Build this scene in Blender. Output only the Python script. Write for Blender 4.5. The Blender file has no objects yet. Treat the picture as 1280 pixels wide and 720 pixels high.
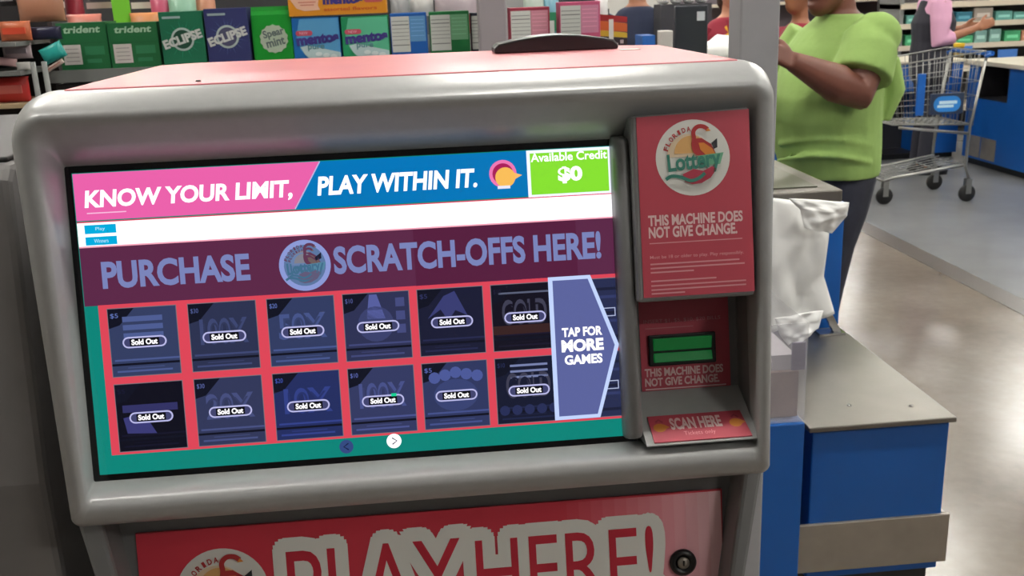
import bpy, bmesh, math, random
from mathutils import Vector, Matrix, Euler
random.seed(7)
C = bpy.context.scene.collection
PI = math.pi
V = Vector

# ------------------------------------------------------------------ camera
CAMZ = 1.58
F = 1249.3
PITCH, YAW, ROLL = .2844, .0824, -.0393
def cam_axes():
    cy, sy, cp, sp = math.cos(YAW), math.sin(YAW), math.cos(PITCH), math.sin(PITCH)
    fw = V((sy*cp, cy*cp, -sp)); rt = V((cy, -sy, 0)); up = rt.cross(fw)
    cr, sr = math.cos(ROLL), math.sin(ROLL)
    return cr*rt+sr*up, -sr*rt+cr*up, fw
RT, UP, FW = cam_axes()
cd = bpy.data.cameras.new('camera'); cam = bpy.data.objects.new('camera', cd); C.objects.link(cam)
m = Matrix((RT, UP, -FW)).transposed().to_4x4(); m.translation = V((0, 0, CAMZ)); cam.matrix_world = m
cd.sensor_width = 36; cd.lens = F/1280*36; cd.clip_start = .05; cd.clip_end = 100
cd.dof.use_dof = True; cd.dof.focus_distance = 1.38; cd.dof.aperture_fstop = 13.5
bpy.context.scene.camera = cam
def at(px, py, y=None, x=None, z=None):
    """the world point seen at a pixel, at a known depth, side or height"""
    d = FW*F+RT*(px-640)-UP*(py-360)
    if y is not None: s = y/d.y
    elif x is not None: s = x/d.x
    else: s = (z-CAMZ)/d.z
    return V((d.x*s, d.y*s, CAMZ+d.z*s))

# ------------------------------------------------------------------ materials
def lin(c):
    c = c/255.
    return c/12.92 if c <= .04045 else ((c+.055)/1.055)**2.4
def rgb(r, g, b): return (lin(r), lin(g), lin(b), 1)
MATS = {}
def mat(name, col, rough=.5, metal=0., emit=None, es=1., noise=.0, nscale=20., bump=0., trans=0., spec=.5, coat=0., alpha=1.):
    if name in MATS: return MATS[name]
    m = bpy.data.materials.new(name); m.use_nodes = True; nt = m.node_tree; b = nt.nodes['Principled BSDF']
    c = rgb(*col)
    b.inputs['Base Color'].default_value = c
    b.inputs['Roughness'].default_value = rough; b.inputs['Metallic'].default_value = metal
    b.inputs['Specular IOR Level'].default_value = spec
    b.inputs['Coat Weight'].default_value = coat
    b.inputs['Transmission Weight'].default_value = trans
    b.inputs['Alpha'].default_value = alpha
    if emit:
        b.inputs['Emission Color'].default_value = rgb(*emit); b.inputs['Emission Strength'].default_value = es
    if noise or bump:
        tc = nt.nodes.new('ShaderNodeTexCoord'); n = nt.nodes.new('ShaderNodeTexNoise')
        n.inputs['Scale'].default_value = nscale; n.inputs['Detail'].default_value = 4
        nt.links.new(tc.outputs['Object'], n.inputs['Vector'])
        if noise:
            r = nt.nodes.new('ShaderNodeValToRGB')
            r.color_ramp.elements[0].position = .3; r.color_ramp.elements[1].position = .7
            r.color_ramp.elements[0].color = tuple(v*(1-noise) for v in c[:3])+(1,)
            r.color_ramp.elements[1].color = tuple(min(1, v*(1+noise)) for v in c[:3])+(1,)
            nt.links.new(n.outputs['Fac'], r.inputs['Fac']); nt.links.new(r.outputs['Color'], b.inputs['Base Color'])
        if bump:
            bp = nt.nodes.new('ShaderNodeBump'); bp.inputs['Strength'].default_value = bump; bp.inputs['Distance'].default_value = .01
            nt.links.new(n.outputs['Fac'], bp.inputs['Height']); nt.links.new(bp.outputs['Normal'], b.inputs['Normal'])
    MATS[name] = m; return m
def flat(r, g, b, rough=.55):
    return mat('print_%d_%d_%d' % (r, g, b), (r, g, b), rough)
def lit(r, g, b, s=1.):
    return mat('screen_%d_%d_%d_%g' % (r, g, b, s), (4, 4, 5), .12, emit=(r, g, b), es=s, spec=.35)

silver = mat('silver_grey_plastic', (168, 169, 169), .32, .12, noise=.03, nscale=60)
silver_d = mat('grey_plastic', (120, 120, 121), .45, .1, noise=.04, nscale=40)
charcoal = mat('charcoal_panel', (128, 125, 125), .6, noise=.06, nscale=12)
blackp = mat('black_plastic', (18, 18, 20), .35)
coral = mat('coral_red_top', (220, 132, 140), .4, noise=.03, nscale=8, coat=.2)
redsign = mat('red_sign_print', (184, 68, 84), .42, noise=.03, nscale=6)
steel = mat('brushed_steel', (122, 118, 112), .42, .85, noise=.06, nscale=9, bump=.04)
steel_d = mat('dull_steel', (160, 152, 142), .42, .6, noise=.08, nscale=14)
blue = mat('blue_laminate', (12, 86, 164), .4, noise=.04, nscale=5)
chrome = mat('chrome_wire', (190, 190, 190), .2, .95)
rubber = mat('black_rubber', (20, 20, 20), .7)

# ------------------------------------------------------------------ mesh builder
class MB:
    def __init__(s): s.v = []; s.f = []; s.m = []; s.s = []; s.mats = []
    def mi(s, m):
        if m not in s.mats: s.mats.append(m)
        return s.mats.index(m)
    def add(s, pts): i = len(s.v); s.v += [V(p) for p in pts]; return i
    def face(s, idx, m, sm=False): s.f.append(list(idx)); s.m.append(s.mi(m)); s.s.append(sm)
    def poly(s, pts, m): i = s.add(pts); s.face(range(i, i+len(pts)), m)
    def box(s, c, d, m, rot=None):
        c = V(c); h = V(d)/2; P = []
        for z in (-1, 1):
            for y in (-1, 1):
                for x in (-1, 1):
                    p = V((x*h.x, y*h.y, z*h.z)); P.append(c+(rot @ p if rot else p))
        i = s.add(P)
        for q in ((0, 2, 3, 1), (4, 5, 7, 6), (0, 1, 5, 4), (2, 6, 7, 3), (0, 4, 6, 2), (1, 3, 7, 5)): s.face([i+k for k in q], m)
        return s
    def bx(s, x0, x1, y0, y1, z0, z1, m): return s.box(((x0+x1)/2, (y0+y1)/2, (z0+z1)/2), (x1-x0, y1-y0, z1-z0), m)
    def hexa(s, a, b, m):
        """a, b: two matching quads"""
        i = s.add(list(a)+list(b))
        for q in ((3, 2, 1, 0), (4, 5, 6, 7), (0, 1, 5, 4), (1, 2, 6, 5), (2, 3, 7, 6), (3, 0, 4, 7)): s.face([i+k for k in q], m)
    def prism(s, a, off, m, sm=False):
        """polygon a extruded by off"""
        n = len(a); off = V(off); i = s.add(list(a)+[V(p)+off for p in a])
        s.face([i+k for k in range(n)][::-1], m); s.face([i+n+k for k in range(n)], m)
        for k in range(n): s.face((i+k, i+(k+1) % n, i+n+(k+1) % n, i+n+k), m, sm)
    def rings(s, R, m, cap=True, sm=True, closed=True):
        n = len(R[0]); I = [s.add(r) for r in R]
        for a, b in zip(I, I[1:]):
            for k in range(n if closed else n-1): s.face((a+k, a+(k+1) % n, b+(k+1) % n, b+k), m, sm)
        if cap:
            s.face([I[0]+k for k in range(n)][::-1], m); s.face([I[-1]+k for k in range(n)], m)
    def tube(s, pts, r, m, n=8, cap=True, flat_=1.):
        pts = [V(p) for p in pts]; R = []; rs = r if isinstance(r, (list, tuple)) else [r]*len(pts)
        t0 = (pts[1]-pts[0]).normalized(); a = t0.orthogonal().normalized()
        for i, p in enumerate(pts):
            t = (pts[min(i+1, len(pts)-1)]-pts[max(i-1, 0)])
            t = t.normalized() if t.length > 1e-9 else t0
            a = (a-t*a.dot(t)); a = a.normalized() if a.length > 1e-6 else t.orthogonal().normalized()
            b = t.cross(a)
            R.append([p+(a*math.cos(k*2*PI/n)+b*math.sin(k*2*PI/n)*flat_)*rs[i] for k in range(n)])
        s.rings(R, m, cap)
        return s
    def ball(s, c, r, m, n=16, h=10, rot=None):
        r = V(r) if not isinstance(r, (int, float)) else V((r, r, r)); R = []
        for j in range(1, h):
            th = PI*j/h
            ring = [V((math.sin(th)*math.cos(k*2*PI/n)*r.x, math.sin(th)*math.sin(k*2*PI/n)*r.y, math.cos(th)*r.z)) for k in range(n)]
            R.append([V(c)+(rot @ p if rot else p) for p in ring])
        s.rings(R[::-1], m)
        return s
    def disc_ring(s, c, axis, prof, m, n=24):
        """lathe: prof = (radius, along)"""
        ax = V(axis).normalized(); a = ax.orthogonal().normalized(); b = ax.cross(a)
        s.rings([[V(c)+ax*h+(a*math.cos(k*2*PI/n)+b*math.sin(k*2*PI/n))*max(r, 1e-4) for k in range(n)] for r, h in prof], m)
        return s
WORLD = {}
def wl(o): return WORLD.get(o.name, V((0, 0, 0)))
def obj(name, mb, parent=None, bevel=0., remesh=0., smooth_it=0, bseg=2, sub=0, origin=None, autosmooth=True):
    v = mb.v
    if origin is None:
        lo = V([min(p[i] for p in v) for i in range(3)]); hi = V([max(p[i] for p in v) for i in range(3)])
        origin = V(((lo.x+hi.x)/2, (lo.y+hi.y)/2, lo.z))
    me = bpy.data.meshes.new(name); me.from_pydata([p-origin for p in v], [], mb.f)
    for m_ in mb.mats: me.materials.append(m_)
    me.polygons.foreach_set('material_index', mb.m); me.polygons.foreach_set('use_smooth', mb.s)
    me.update()
    o = bpy.data.objects.new(name, me); C.objects.link(o)
    WORLD[o.name] = origin.copy()
    if parent: o.parent = parent; o.location = origin-wl(parent)
    else: o.location = origin
    if remesh:
        r = o.modifiers.new('r', 'REMESH'); r.mode = 'VOXEL'; r.voxel_size = remesh; r.use_smooth_shade = True
    if smooth_it:
        r = o.modifiers.new('s', 'SMOOTH'); r.iterations = smooth_it; r.factor = .5
    if bevel:
        r = o.modifiers.new('b', 'BEVEL'); r.width = bevel; r.segments = bseg; r.limit_method = 'ANGLE'; r.angle_limit = .7; r.harden_normals = False
    if sub:
        r = o.modifiers.new('u', 'SUBSURF'); r.levels = sub; r.render_levels = sub
    return o
def tag(o, label, cat, group=None):
    o['label'] = label; o['category'] = cat
    if group: o['group'] = group
    return o
def thing(name, label, cat, loc, group=None):
    o = bpy.data.objects.new(name, None); C.objects.link(o); o.location = loc; o.empty_display_size = .1
    WORLD[o.name] = V(loc); return tag(o, label, cat, group)
def struct(name, mb, **k):
    o = obj(name, mb, **k); o['kind'] = 'structure'; return o
def plabel(o, l): o['label'] = l; return o

# ------------------------------------------------------------------ lettering and flat prints inside a mesh
TXT = {}
def text_geo(s, off):
    k = (s, off)
    if k in TXT: return TXT[k]
    cu = bpy.data.curves.new('t', 'FONT'); cu.body = s; cu.offset = off; cu.resolution_u = 4; cu.fill_mode = 'FRONT'
    o = bpy.data.objects.new('t', cu); C.objects.link(o)
    bpy.context.view_layer.update()
    me = bpy.data.meshes.new_from_object(o)
    vs = [(v.co.x, v.co.y) for v in me.vertices]; fs = [list(p.vertices) for p in me.polygons]
    bpy.data.objects.remove(o); bpy.data.curves.remove(cu); bpy.data.meshes.remove(me)
    TXT[k] = (vs, fs); return TXT[k]
class Plane:
    """a local frame: origin, across, up, outward"""
    def __init__(s, o, eu, ev, en=None):
        s.o = V(o); s.u = V(eu).normalized(); s.v = V(ev).normalized(); s.n = V(en).normalized() if en else s.u.cross(s.v).normalized()
    def p(s, u, v, n=0.): return s.o+s.u*u+s.v*v+s.n*n
class Art:
    def __init__(s, mb, pl, n0=.0004, step=.0003): s.mb = mb; s.pl = pl; s.n0 = n0; s.st = step
    def P(s, u, v, L): return s.pl.p(u, v, s.n0+s.st*L)
    def poly(s, pts, m, L=0): s.mb.poly([s.P(u, v, L) for u, v in pts], m)
    def rect(s, u0, v0, u1, v1, m, L=0): s.poly([(u0, v0), (u1, v0), (u1, v1), (u0, v1)], m, L)
    def disc(s, cu, cv, r, m, L=0, n=40, a0=0, a1=2*PI, rv=None):
        rv = rv or r; full = abs(a1-a0-2*PI) < 1e-6
        s.poly([(cu+r*math.cos(a0+(a1-a0)*k/(n if full else n-1)), cv+rv*math.sin(a0+(a1-a0)*k/(n if full else n-1))) for k in range(n)], m, L)
    def stroke(s, pts, w, m, L=0):
        pts = [V((a, b)) for a, b in pts]; n = len(pts); l = []; r = []
        for i, p in enumerate(pts):
            t = (pts[min(i+1, n-1)]-pts[max(i-1, 0)]).normalized(); q = V((-t.y, t.x)); ww = (w[i] if isinstance(w, (list, tuple)) else w)/2
            l.append(p+q*ww); r.append(p-q*ww)
        for i in range(n-1): s.poly([r[i], r[i+1], l[i+1], l[i]], m, L)
    def frame(s, u0, v0, u1, v1, w, m, L=0):
        s.rect(u0, v0, u1, v0+w, m, L); s.rect(u0, v1-w, u1, v1, m, L); s.rect(u0, v0+w, u0+w, v1-w, m, L); s.rect(u1-w, v0+w, u1, v1-w, m, L)
    def text(s, t, u0, v0, u1, v1, m, L=0, off=.0, rot=0., shear=0.):
        b, _ = text_geo(t, 0.); vs, fs = text_geo(t, off)
        x0 = min(p[0] for p in b); x1 = max(p[0] for p in b); y0 = min(p[1] for p in b); y1 = max(p[1] for p in b)
        cu, cv = (u0+u1)/2, (v0+v1)/2; c_, s_ = math.cos(rot), math.sin(rot); P = []
        for x, y in vs:
            a = (x-x0)/(x1-x0)*(u1-u0)-(u1-u0)/2; q = (y-y0)/(y1-y0)*(v1-v0)-(v1-v0)/2
            a += shear*q
            P.append(s.P(cu+a*c_-q*s_, cv+a*s_+q*c_, L))
        i = s.mb.add(P)
        for f in fs: s.mb.face([i+k for k in f], m)
    def pill(s, u0, v0, u1, v1, m, L=0, n=8):
        r = (v1-v0)/2; cv = (v0+v1)/2
        pts = [(u1-r+r*math.cos(-PI/2+PI*k/n), cv+r*math.sin(-PI/2+PI*k/n)) for k in range(n+1)]+[(u0+r+r*math.cos(PI/2+PI*k/n), cv+r*math.sin(PI/2+PI*k/n)) for k in range(n+1)]
        s.poly(pts, m, L)
def smoothpts(pts, k=6):
    out = []; n = len(pts)
    for i in range(n-1):
        p0, p1, p2, p3 = [V(pts[max(0, min(n-1, j))]) for j in (i-1, i, i+1, i+2)]
        for t in range(k):
            t /= k
            out.append(.5*((2*p1)+(p2-p0)*t+(2*p0-5*p1+4*p2-p3)*t*t+(3*p1-p0-3*p2+p3)*t**3))
    out.append(V(pts[-1])); return out
def emblem(a, cu, cv, R, pal, L=0):
    """round lottery emblem: sun, flamingo, green script, swoosh"""
    W_, SUN, SUN2, NECK, BODY, BLK, GRN, GRN2, RED = pal
    T = lambda pts: [(cu+x*R, cv+y*R) for x, y in pts]
    a.disc(cu, cv, R, W_, L, 48)
    a.disc(cu-.1*R, cv+.03*R, .6*R, SUN2, L+1, 24, 0, PI); a.disc(cu-.04*R, cv+.12*R, .46*R, SUN, L+2, 24, 0, PI)
    for k, ch in enumerate('FLORIDA'):
        an = math.radians(160-k*10.5); r = .76*R; w = .045*R if ch != 'I' else .02*R
        x, y = cu+r*math.cos(an), cv+r*math.sin(an); a.text(ch, x-w, y-.06*R, x+w, y+.06*R, NECK, L+3, .03, an-PI/2)
    a.poly(T([(.05, .5), (.25, .5), (.5, .33), (.62, .08), (.3, .03), (.1, .12)]), NECK, L+3)
    a.poly(T([(.16, .38), (.3, .38), (.52, .22), (.6, .08), (.34, .06), (.2, .2)]), BODY, L+4)
    a.stroke(T([tuple(p) for p in smoothpts([(.42, .72), (.3, .8), (.14, .8), (.03, .68), (.04, .5), (.02, .3), (.1, .12), (.28, .06)])]), .11*R, NECK, L+5)
    a.poly(T([(.42, .76), (.5, .68), (.36, .67)]), BODY, L+6)
    a.poly(T([(.5, .36), (.66, .48), (.66, .24), (.56, .2)]), BLK, L+6)
    a.poly(T([(.1, .04), (.82, .1), (.72, -.2), (.3, -.22)]), GRN2, L+6)
    a.text('Lottery', cu-.68*R, cv-.42*R, cu+.72*R, cv+.14*R, GRN, L+7, .03, .07)
    a.poly(T([(-.3, -.42), (0, -.3), (.25, -.36), (.5, -.25), (.62, -.32), (.45, -.55), (.2, -.68), (-.05, -.7), (-.25, -.62)]), RED, L+7)
    a.stroke(T([tuple(p) for p in smoothpts([(-.76, -.54), (-.6, -.46), (-.35, -.5), (-.1, -.6), (.12, -.55), (.3, -.42)])]), .09*R, GRN, L+8)

# ================================================================== THE ROOM
floor_m = bpy.data.materials.new('polished_concrete'); floor_m.use_nodes = True
nt = floor_m.node_tree; b = nt.nodes['Principled BSDF']; N = nt.nodes.new; Lk = nt.links.new
tc = N('ShaderNodeTexCoord'); n1 = N('ShaderNodeTexNoise'); n1.inputs['Scale'].default_value = 1.3; n1.inputs['Detail'].default_value = 8; n1.inputs['Roughness'].default_value = .6
n2 = N('ShaderNodeTexNoise'); n2.inputs['Scale'].default_value = 22; n2.inputs['Detail'].default_value = 4
Lk(tc.outputs['Object'], n1.inputs['Vector']); Lk(tc.outputs['Object'], n2.inputs['Vector'])
r1 = N('ShaderNodeValToRGB'); r1.color_ramp.elements[0].position = .3; r1.color_ramp.elements[1].position = .72
r1.color_ramp.elements[0].color = rgb(104, 92, 80); r1.color_ramp.elements[1].color = rgb(136, 124, 110); Lk(n1.outputs['Fac'], r1.inputs['Fac'])
mx = N('ShaderNodeMix'); mx.data_type = 'RGBA'; mx.blend_type = 'MULTIPLY'; mx.inputs['Factor'].default_value = .25
Lk(r1.outputs['Color'], mx.inputs[6]); Lk(n2.outputs['Fac'], mx.inputs[7]); Lk(mx.outputs[2], b.inputs['Base Color'])
mr = N('ShaderNodeMapRange'); mr.inputs[3].default_value = .15; mr.inputs[4].default_value = .3; Lk(n1.outputs['Fac'], mr.inputs[0]); Lk(mr.outputs[0], b.inputs['Roughness'])
b.inputs['Specular IOR Level'].default_value = .6
tile_m = mat('grey_blue_floor_tile', (124, 125, 126), .22, noise=.07, nscale=3)
seam_m = mat('dark_floor_strip', (86, 78, 72), .3, noise=.05, nscale=6)
wall_m = mat('off_white_wall', (188, 186, 180), .8, noise=.03, nscale=2)
ceil_m = mat('white_ceiling', (205, 205, 202), .85, noise=.02, nscale=2)
X0, X1, Y0, Y1, ZC = -6., 12., -5., 22., 4.8
struct('floor', MB().bx(X0, X1, Y0, Y1, -.1, 0, floor_m), origin=V((0, 0, 0)))
t = MB(); t.bx(2.98, X1-.01, Y0+.01, Y1-.01, 0, .0015, tile_m); struct('trim_1', t)
t = MB(); t.bx(2.84, 2.98, Y0+.01, Y1-.01, 0, .002, seam_m); struct('trim_2', t)
struct('ceiling', MB().bx(X0, X1, Y0, Y1, ZC, ZC+.1, ceil_m))
struct('wall_back', MB().bx(X0, X1, Y1, Y1+.1, 0, ZC, wall_m))
struct('wall_front', MB().bx(X0, X1, Y0-.1, Y0, 0, ZC, mat('dark_low_bounce_wall', (84, 84, 88), .7, noise=.04, nscale=2)))  # unseen wall, darkened to cut light bounced onto the kiosk front
struct('wall_left', MB().bx(X0-.1, X0, Y0, Y1, 0, ZC, wall_m))
struct('wall_right', MB().bx(X1, X1+.1, Y0, Y1, 0, ZC, wall_m))

# ceiling strip lamps (the light of the place)
lamp_m = mat('lamp_tube', (255, 255, 255), .5, emit=(255, 252, 244), es=165.)
lamp0 = None
spots = [(x, y) for y in (1.3, 5.2, 9.1, 13.) for x in (-3.1, .9, 4.9, 8.9)]+[(x, 18.4) for x in (-3.1, .9, 4.9, 8.5, 10.)]+[(6.8, -2.6), (3.6, -3.8)]  # last two are added fill lamps to brighten the kiosk's lower front
for i, (x, y) in enumerate(spots):
    if lamp0 is None:
        lamp0 = thing('ceiling_lamp', 'long white fluorescent strip lamp hanging under the store ceiling', 'lamp', (x, y, ZC-.12), 'strip lamps under the ceiling')
        hb = MB(); hb.bx(x-.62, x+.62, y-.09, y+.09, ZC-.07, ZC-.001, mat('lamp_housing', (225, 225, 225), .4)); obj('housing', hb, lamp0, bevel=.005)
        tb = MB()
        for dy in (-.05, .05): tb.tube([(x-.6, y+dy, ZC-.1), (x+.6, y+dy, ZC-.1)], .025, lamp_m, 8)
        obj('tube', tb, lamp0); kids = list(lamp0.children)
    else:
        c = lamp0.copy(); C.objects.link(c); c.location = (x, y, ZC-.12)
        for k in kids: d = k.copy(); C.objects.link(d); d.parent = c

# ================================================================== THE KIOSK
TL = .1945
KC = V((-.1017, 1.2953, CAMZ-.3959))
EV = V((0, math.sin(TL), math.cos(TL))); EN = V((0, -math.cos(TL), math.sin(TL)))
FP = Plane(KC, (1, 0, 0), EV, EN)          # the tilted front of the machine
kiosk = thing('lottery_kiosk', 'large silver grey lottery ticket vending machine with a wide touch screen and coral red top', 'vending machine', (-.03, 1.62, 0))
def rloop(Lt, Lb, Rt, Rb, T, B, r, n, k=7, rb=None):
    rr_ = r*.72
    rb = r if rb is None else rb
    cs = [((Lt, T), PI, PI/2, 1, -1, r), ((Rt, T), PI/2, 0, -1, -1, rr_), ((Rb, B), 0, -PI/2, -1, 1, rb), ((Lb, B), -PI/2, -PI, 1, 1, rb)]
    out = []
    nt_, ns_, nb_ = n
    for ci, ((cx, cy), a0, a1, sx, sy, rr) in enumerate(cs):
        ox, oy = cx+sx*rr, cy+sy*rr
        for j in range(k):
            a = a0+(a1-a0)*j/(k-1); u, v = ox+rr*math.cos(a), oy+rr*math.sin(a)
            q_ = j/(k-1); e0, e1 = ((ns_, nt_), (nt_, ns_), (ns_, nb_), (nb_, ns_))[ci]
            out.append(FP.p(u, v, e0+(e1-e0)*q_))
        # subdivide the straight run that follows
    return out
h = MB()
SP = [rloop(-.414, -.386, .571, .549, .311, -.262, .05, (-.09, -.09, -.09), rb=.015),
      rloop(-.414, -.386, .571, .549, .3085, -.262, .05, (-.01, -.01, -.01), rb=.015),
      rloop(-.414, -.386, .571, .549, .303, -.265, .05, (.012, .018, .010), rb=.015),
      rloop(-.412, -.384, .569, .547, .285, -.261, .046, (.040, .036, .024), rb=.014),
      rloop(-.406, -.379, .563, .541, .272, -.252, .040, (.058, .046, .036), rb=.012),
      rloop(-.396, -.370, .554, .533, .2665, -.241, .032, (.061, .050, .042), rb=.008),
      rloop(-.384, -.361, .545, .530, .261, -.229, .026, (.060, .050, .042), rb=.006),
      rloop(-.378, -.360, .540, .529, .254, -.2205, .022, (.052, .046, .036), rb=.004),
      rloop(-.370, -.363, .537, .532, .235, -.2155, .012, (.030, .028, .022), rb=.003),
      rloop(-.364, -.364, .536, .534, .209, -.209, .003, (0, 0, 0), rb=.003),
      rloop(-.364, -.364, .536, .534, .209, -.209, .003, (-.075, -.075, -.075), rb=.003)]
h.rings(SP, silver, cap=False)
obj('bezel_frame', h, kiosk)
# cabinet behind the tilted front, down to the floor
bb = MB()
def side_profile(x): 
    a = [FP.p(0, .295, -.085), FP.p(0, -.30, -.10), V((0, 1.27, .58)), V((0, 1.27, .06)), V((0, 1.84, .06)), V((0, 1.84, 1.47))]
    return [V((x, p.y, p.z)) for p in a]
bb.prism(side_profile(-.47), (.89, 0, 0), silver_d)
obj('cabinet_body', bb, kiosk, bevel=.01)
tp = MB()
zt = CAMZ-.094
tp.prism([V(p) for p in ((-.455, 1.349, zt-.006), (.43, 1.349, zt-.006), (.428, 1.80, zt-.006), (.36, 1.845, zt-.006), (-.40, 1.875, zt-.006), (-.452, 1.84, zt-.006))], (0, 0, .006), coral)
obj('top_panel', tp, kiosk, bevel=.002)
plinth = MB(); plinth.bx(-.43, .38, 1.29, 1.8, 0, .06, blackp); obj('plinth', plinth, kiosk)
# black arched foot of the sign topper on the top
ha = MB(); A = at(620, 69, z=zt); B = at(769, 60, z=zt)
pts = []
for k in range(13):
    s = k/12; pts.append((A.x+.008+(B.x-A.x-.016)*s, .016+.012*math.sin(PI*s)))
Ym = (A.y+B.y)/2
prof = [V((x, Ym, zt+z)) for x, z in pts]+[V((B.x, Ym, zt+.008)), V((B.x, Ym, zt+.0005)), V((A.x, Ym, zt+.0005)), V((A.x, Ym, zt+.01))]
ha.prism(prof[::-1], (0, .07, 0), blackp, sm=False)
plabel(obj('arched_base', ha, kiosk, bevel=.003), 'black arched base on the coral top')
st = MB(); p = at(790, 62, z=zt); st.bx(p.x-.02, p.x+.012, p.y-.012, p.y+.012, zt+.0002, zt+.001, flat(225, 222, 215)); obj('sticker', st, kiosk)
st = MB(); p = at(248, 102, z=zt); st.disc_ring((p.x, p.y, zt), (0, 0, 1), [(0, .0003), (.004, .0003), (.003, .002), (0, .002)], blackp, 8); obj('screw', st, kiosk)

# ---- touch screen
bz = MB(); bz.hexa([FP.p(u, v, -.02) for u, v in ((-.366, -.211), (.372, -.211), (.372, .211), (-.366, .211))], [FP.p(u, v, -.001) for u, v in ((-.366, -.211), (.372, -.211), (.372, .211), (-.366, .211))], mat('gloss_black', (9, 9, 11), .1))
obj('screen_surround', bz, kiosk)
sc = MB(); a = Art(sc, FP, .0003, .00025)
sc.hexa([FP.p(u, v, -.0012) for u, v in ((-.355, -.2), (.354, -.2), (.354, .2), (-.355, .2))], [FP.p(u, v, .0002) for u, v in ((-.355, -.2), (.354, -.2), (.354, .2), (-.355, .2))], lit(10, 132, 120))
S0, S1 = -.354, .353
PK, BL, GR = lit(236, 98, 172), lit(0, 118, 186), lit(136, 226, 50)
WH = lit(255, 252, 255, 1.25)
a.poly([(S0, .138), (-.074, .138), (-.037, .199), (S0, .199)], PK); a.poly([(-.072, .138), (.238, .138), (.238, .199), (-.036, .199)], BL)
a.stroke([(-.073, .138), (-.0365, .199)], .0014, lit(200, 190, 230), 1)
a.rect(.238, .136, S1, .199, lit(235, 240, 255, 1.15), 1); a.rect(.2425, .1395, .3485, .195, GR, 2)
a.text('Available Credit', .244, .1835, .347, .1945, WH, 3, .02)
a.text('$0', .281, .154, .311, .174, WH, 3, .05)
a.text('KNOW YOUR LIMIT,', -.340, .152, -.075, .176, WH, 3, .035, shear=.12)
a.text('PLAY WITHIN IT.', -.040, .155, .170, .178, WH, 3, .035, shear=.12)
a.rect(-.34, .1465, -.29, .148, lit(250, 190, 225), 3)
# small mascot-free roundel of the banner: pink ring, orange bird shape
a.disc(.205, .170, .0185, lit(240, 120, 180), 3, 24); a.disc(.205, .170, .014, lit(170, 30, 90), 4, 24); a.disc(.208, .165, .0135, lit(250, 190, 90), 5, 24)
a.poly([(.216, .172), (.231, .167), (.217, .160)], lit(250, 190, 110), 5); a.rect(.197, .150, .214, .154, lit(235, 235, 250), 6)
a.rect(S0, .135, S1, .1365, lit(225, 60, 95), 1)
a.rect(S0, .1045, S1, .135, WH, 1); a.rect(S0, .1025, S1, .1045, lit(250, 170, 190), 1)
for v0, v1 in ((.1205, .132), (.1055, .1165)):
    a.rect(-.345, v0, -.305, v1, lit(0, 172, 222), 2)
a.text('Play', -.331, .1235, -.319, .129, lit(190, 240, 255), 3); a.text('Winners', -.334, .1085, -.316, .1135, lit(190, 240, 255), 3)
a.rect(S0, .026, S1, .1025, lit(92, 40, 72), 1); a.rect(.08, .026, .30, .1025, lit(86, 30, 62), 2)
PT = lit(122, 132, 186)
a.text('PURCHASE', -.327, .049, -.139, .082, PT, 4, .035); a.text('SCRATCH-OFFS HERE!', -.026, .050, .332, .084, PT, 4, .035)
dim = (lit(140, 154, 214), lit(128, 128, 140), lit(104, 128, 170), lit(96, 56, 82), lit(110, 92, 92), lit(30, 30, 50), lit(66, 108, 138), lit(84, 132, 158), lit(96, 90, 120))
emblem(a, -.0655, .063, .034, dim, 4); a.disc(-.0655, .063, .0275, lit(92, 116, 158), 5, 32)
emb2 = Art(sc, FP, .0003+.00025*3, .00025); emblem(emb2, -.0655, .063, .0272, (lit(92, 118, 160),)+dim[1:], 3)
RD = lit(222, 70, 88)
a.rect(-.337, -.1745, S1, .0265, RD, 2)
cols = [-.3255, -.222, -.119, -.019, .0805, .180, .283]
names = [['', '100X', '50X', '', '', 'GOLD', ''], ['', '20X', '10X', '100X', '', 'GOLD', '']]
base = [[(52, 62, 98), (44, 50, 80), (50, 60, 98), (46, 50, 84), (26, 28, 52), (18, 16, 30), (40, 46, 80)], [(14, 14, 28), (50, 56, 90), (36, 46, 96), (52, 58, 98), (48, 56, 96), (22, 26, 48), (40, 46, 80)]]
rg = random.Random(3)
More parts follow.
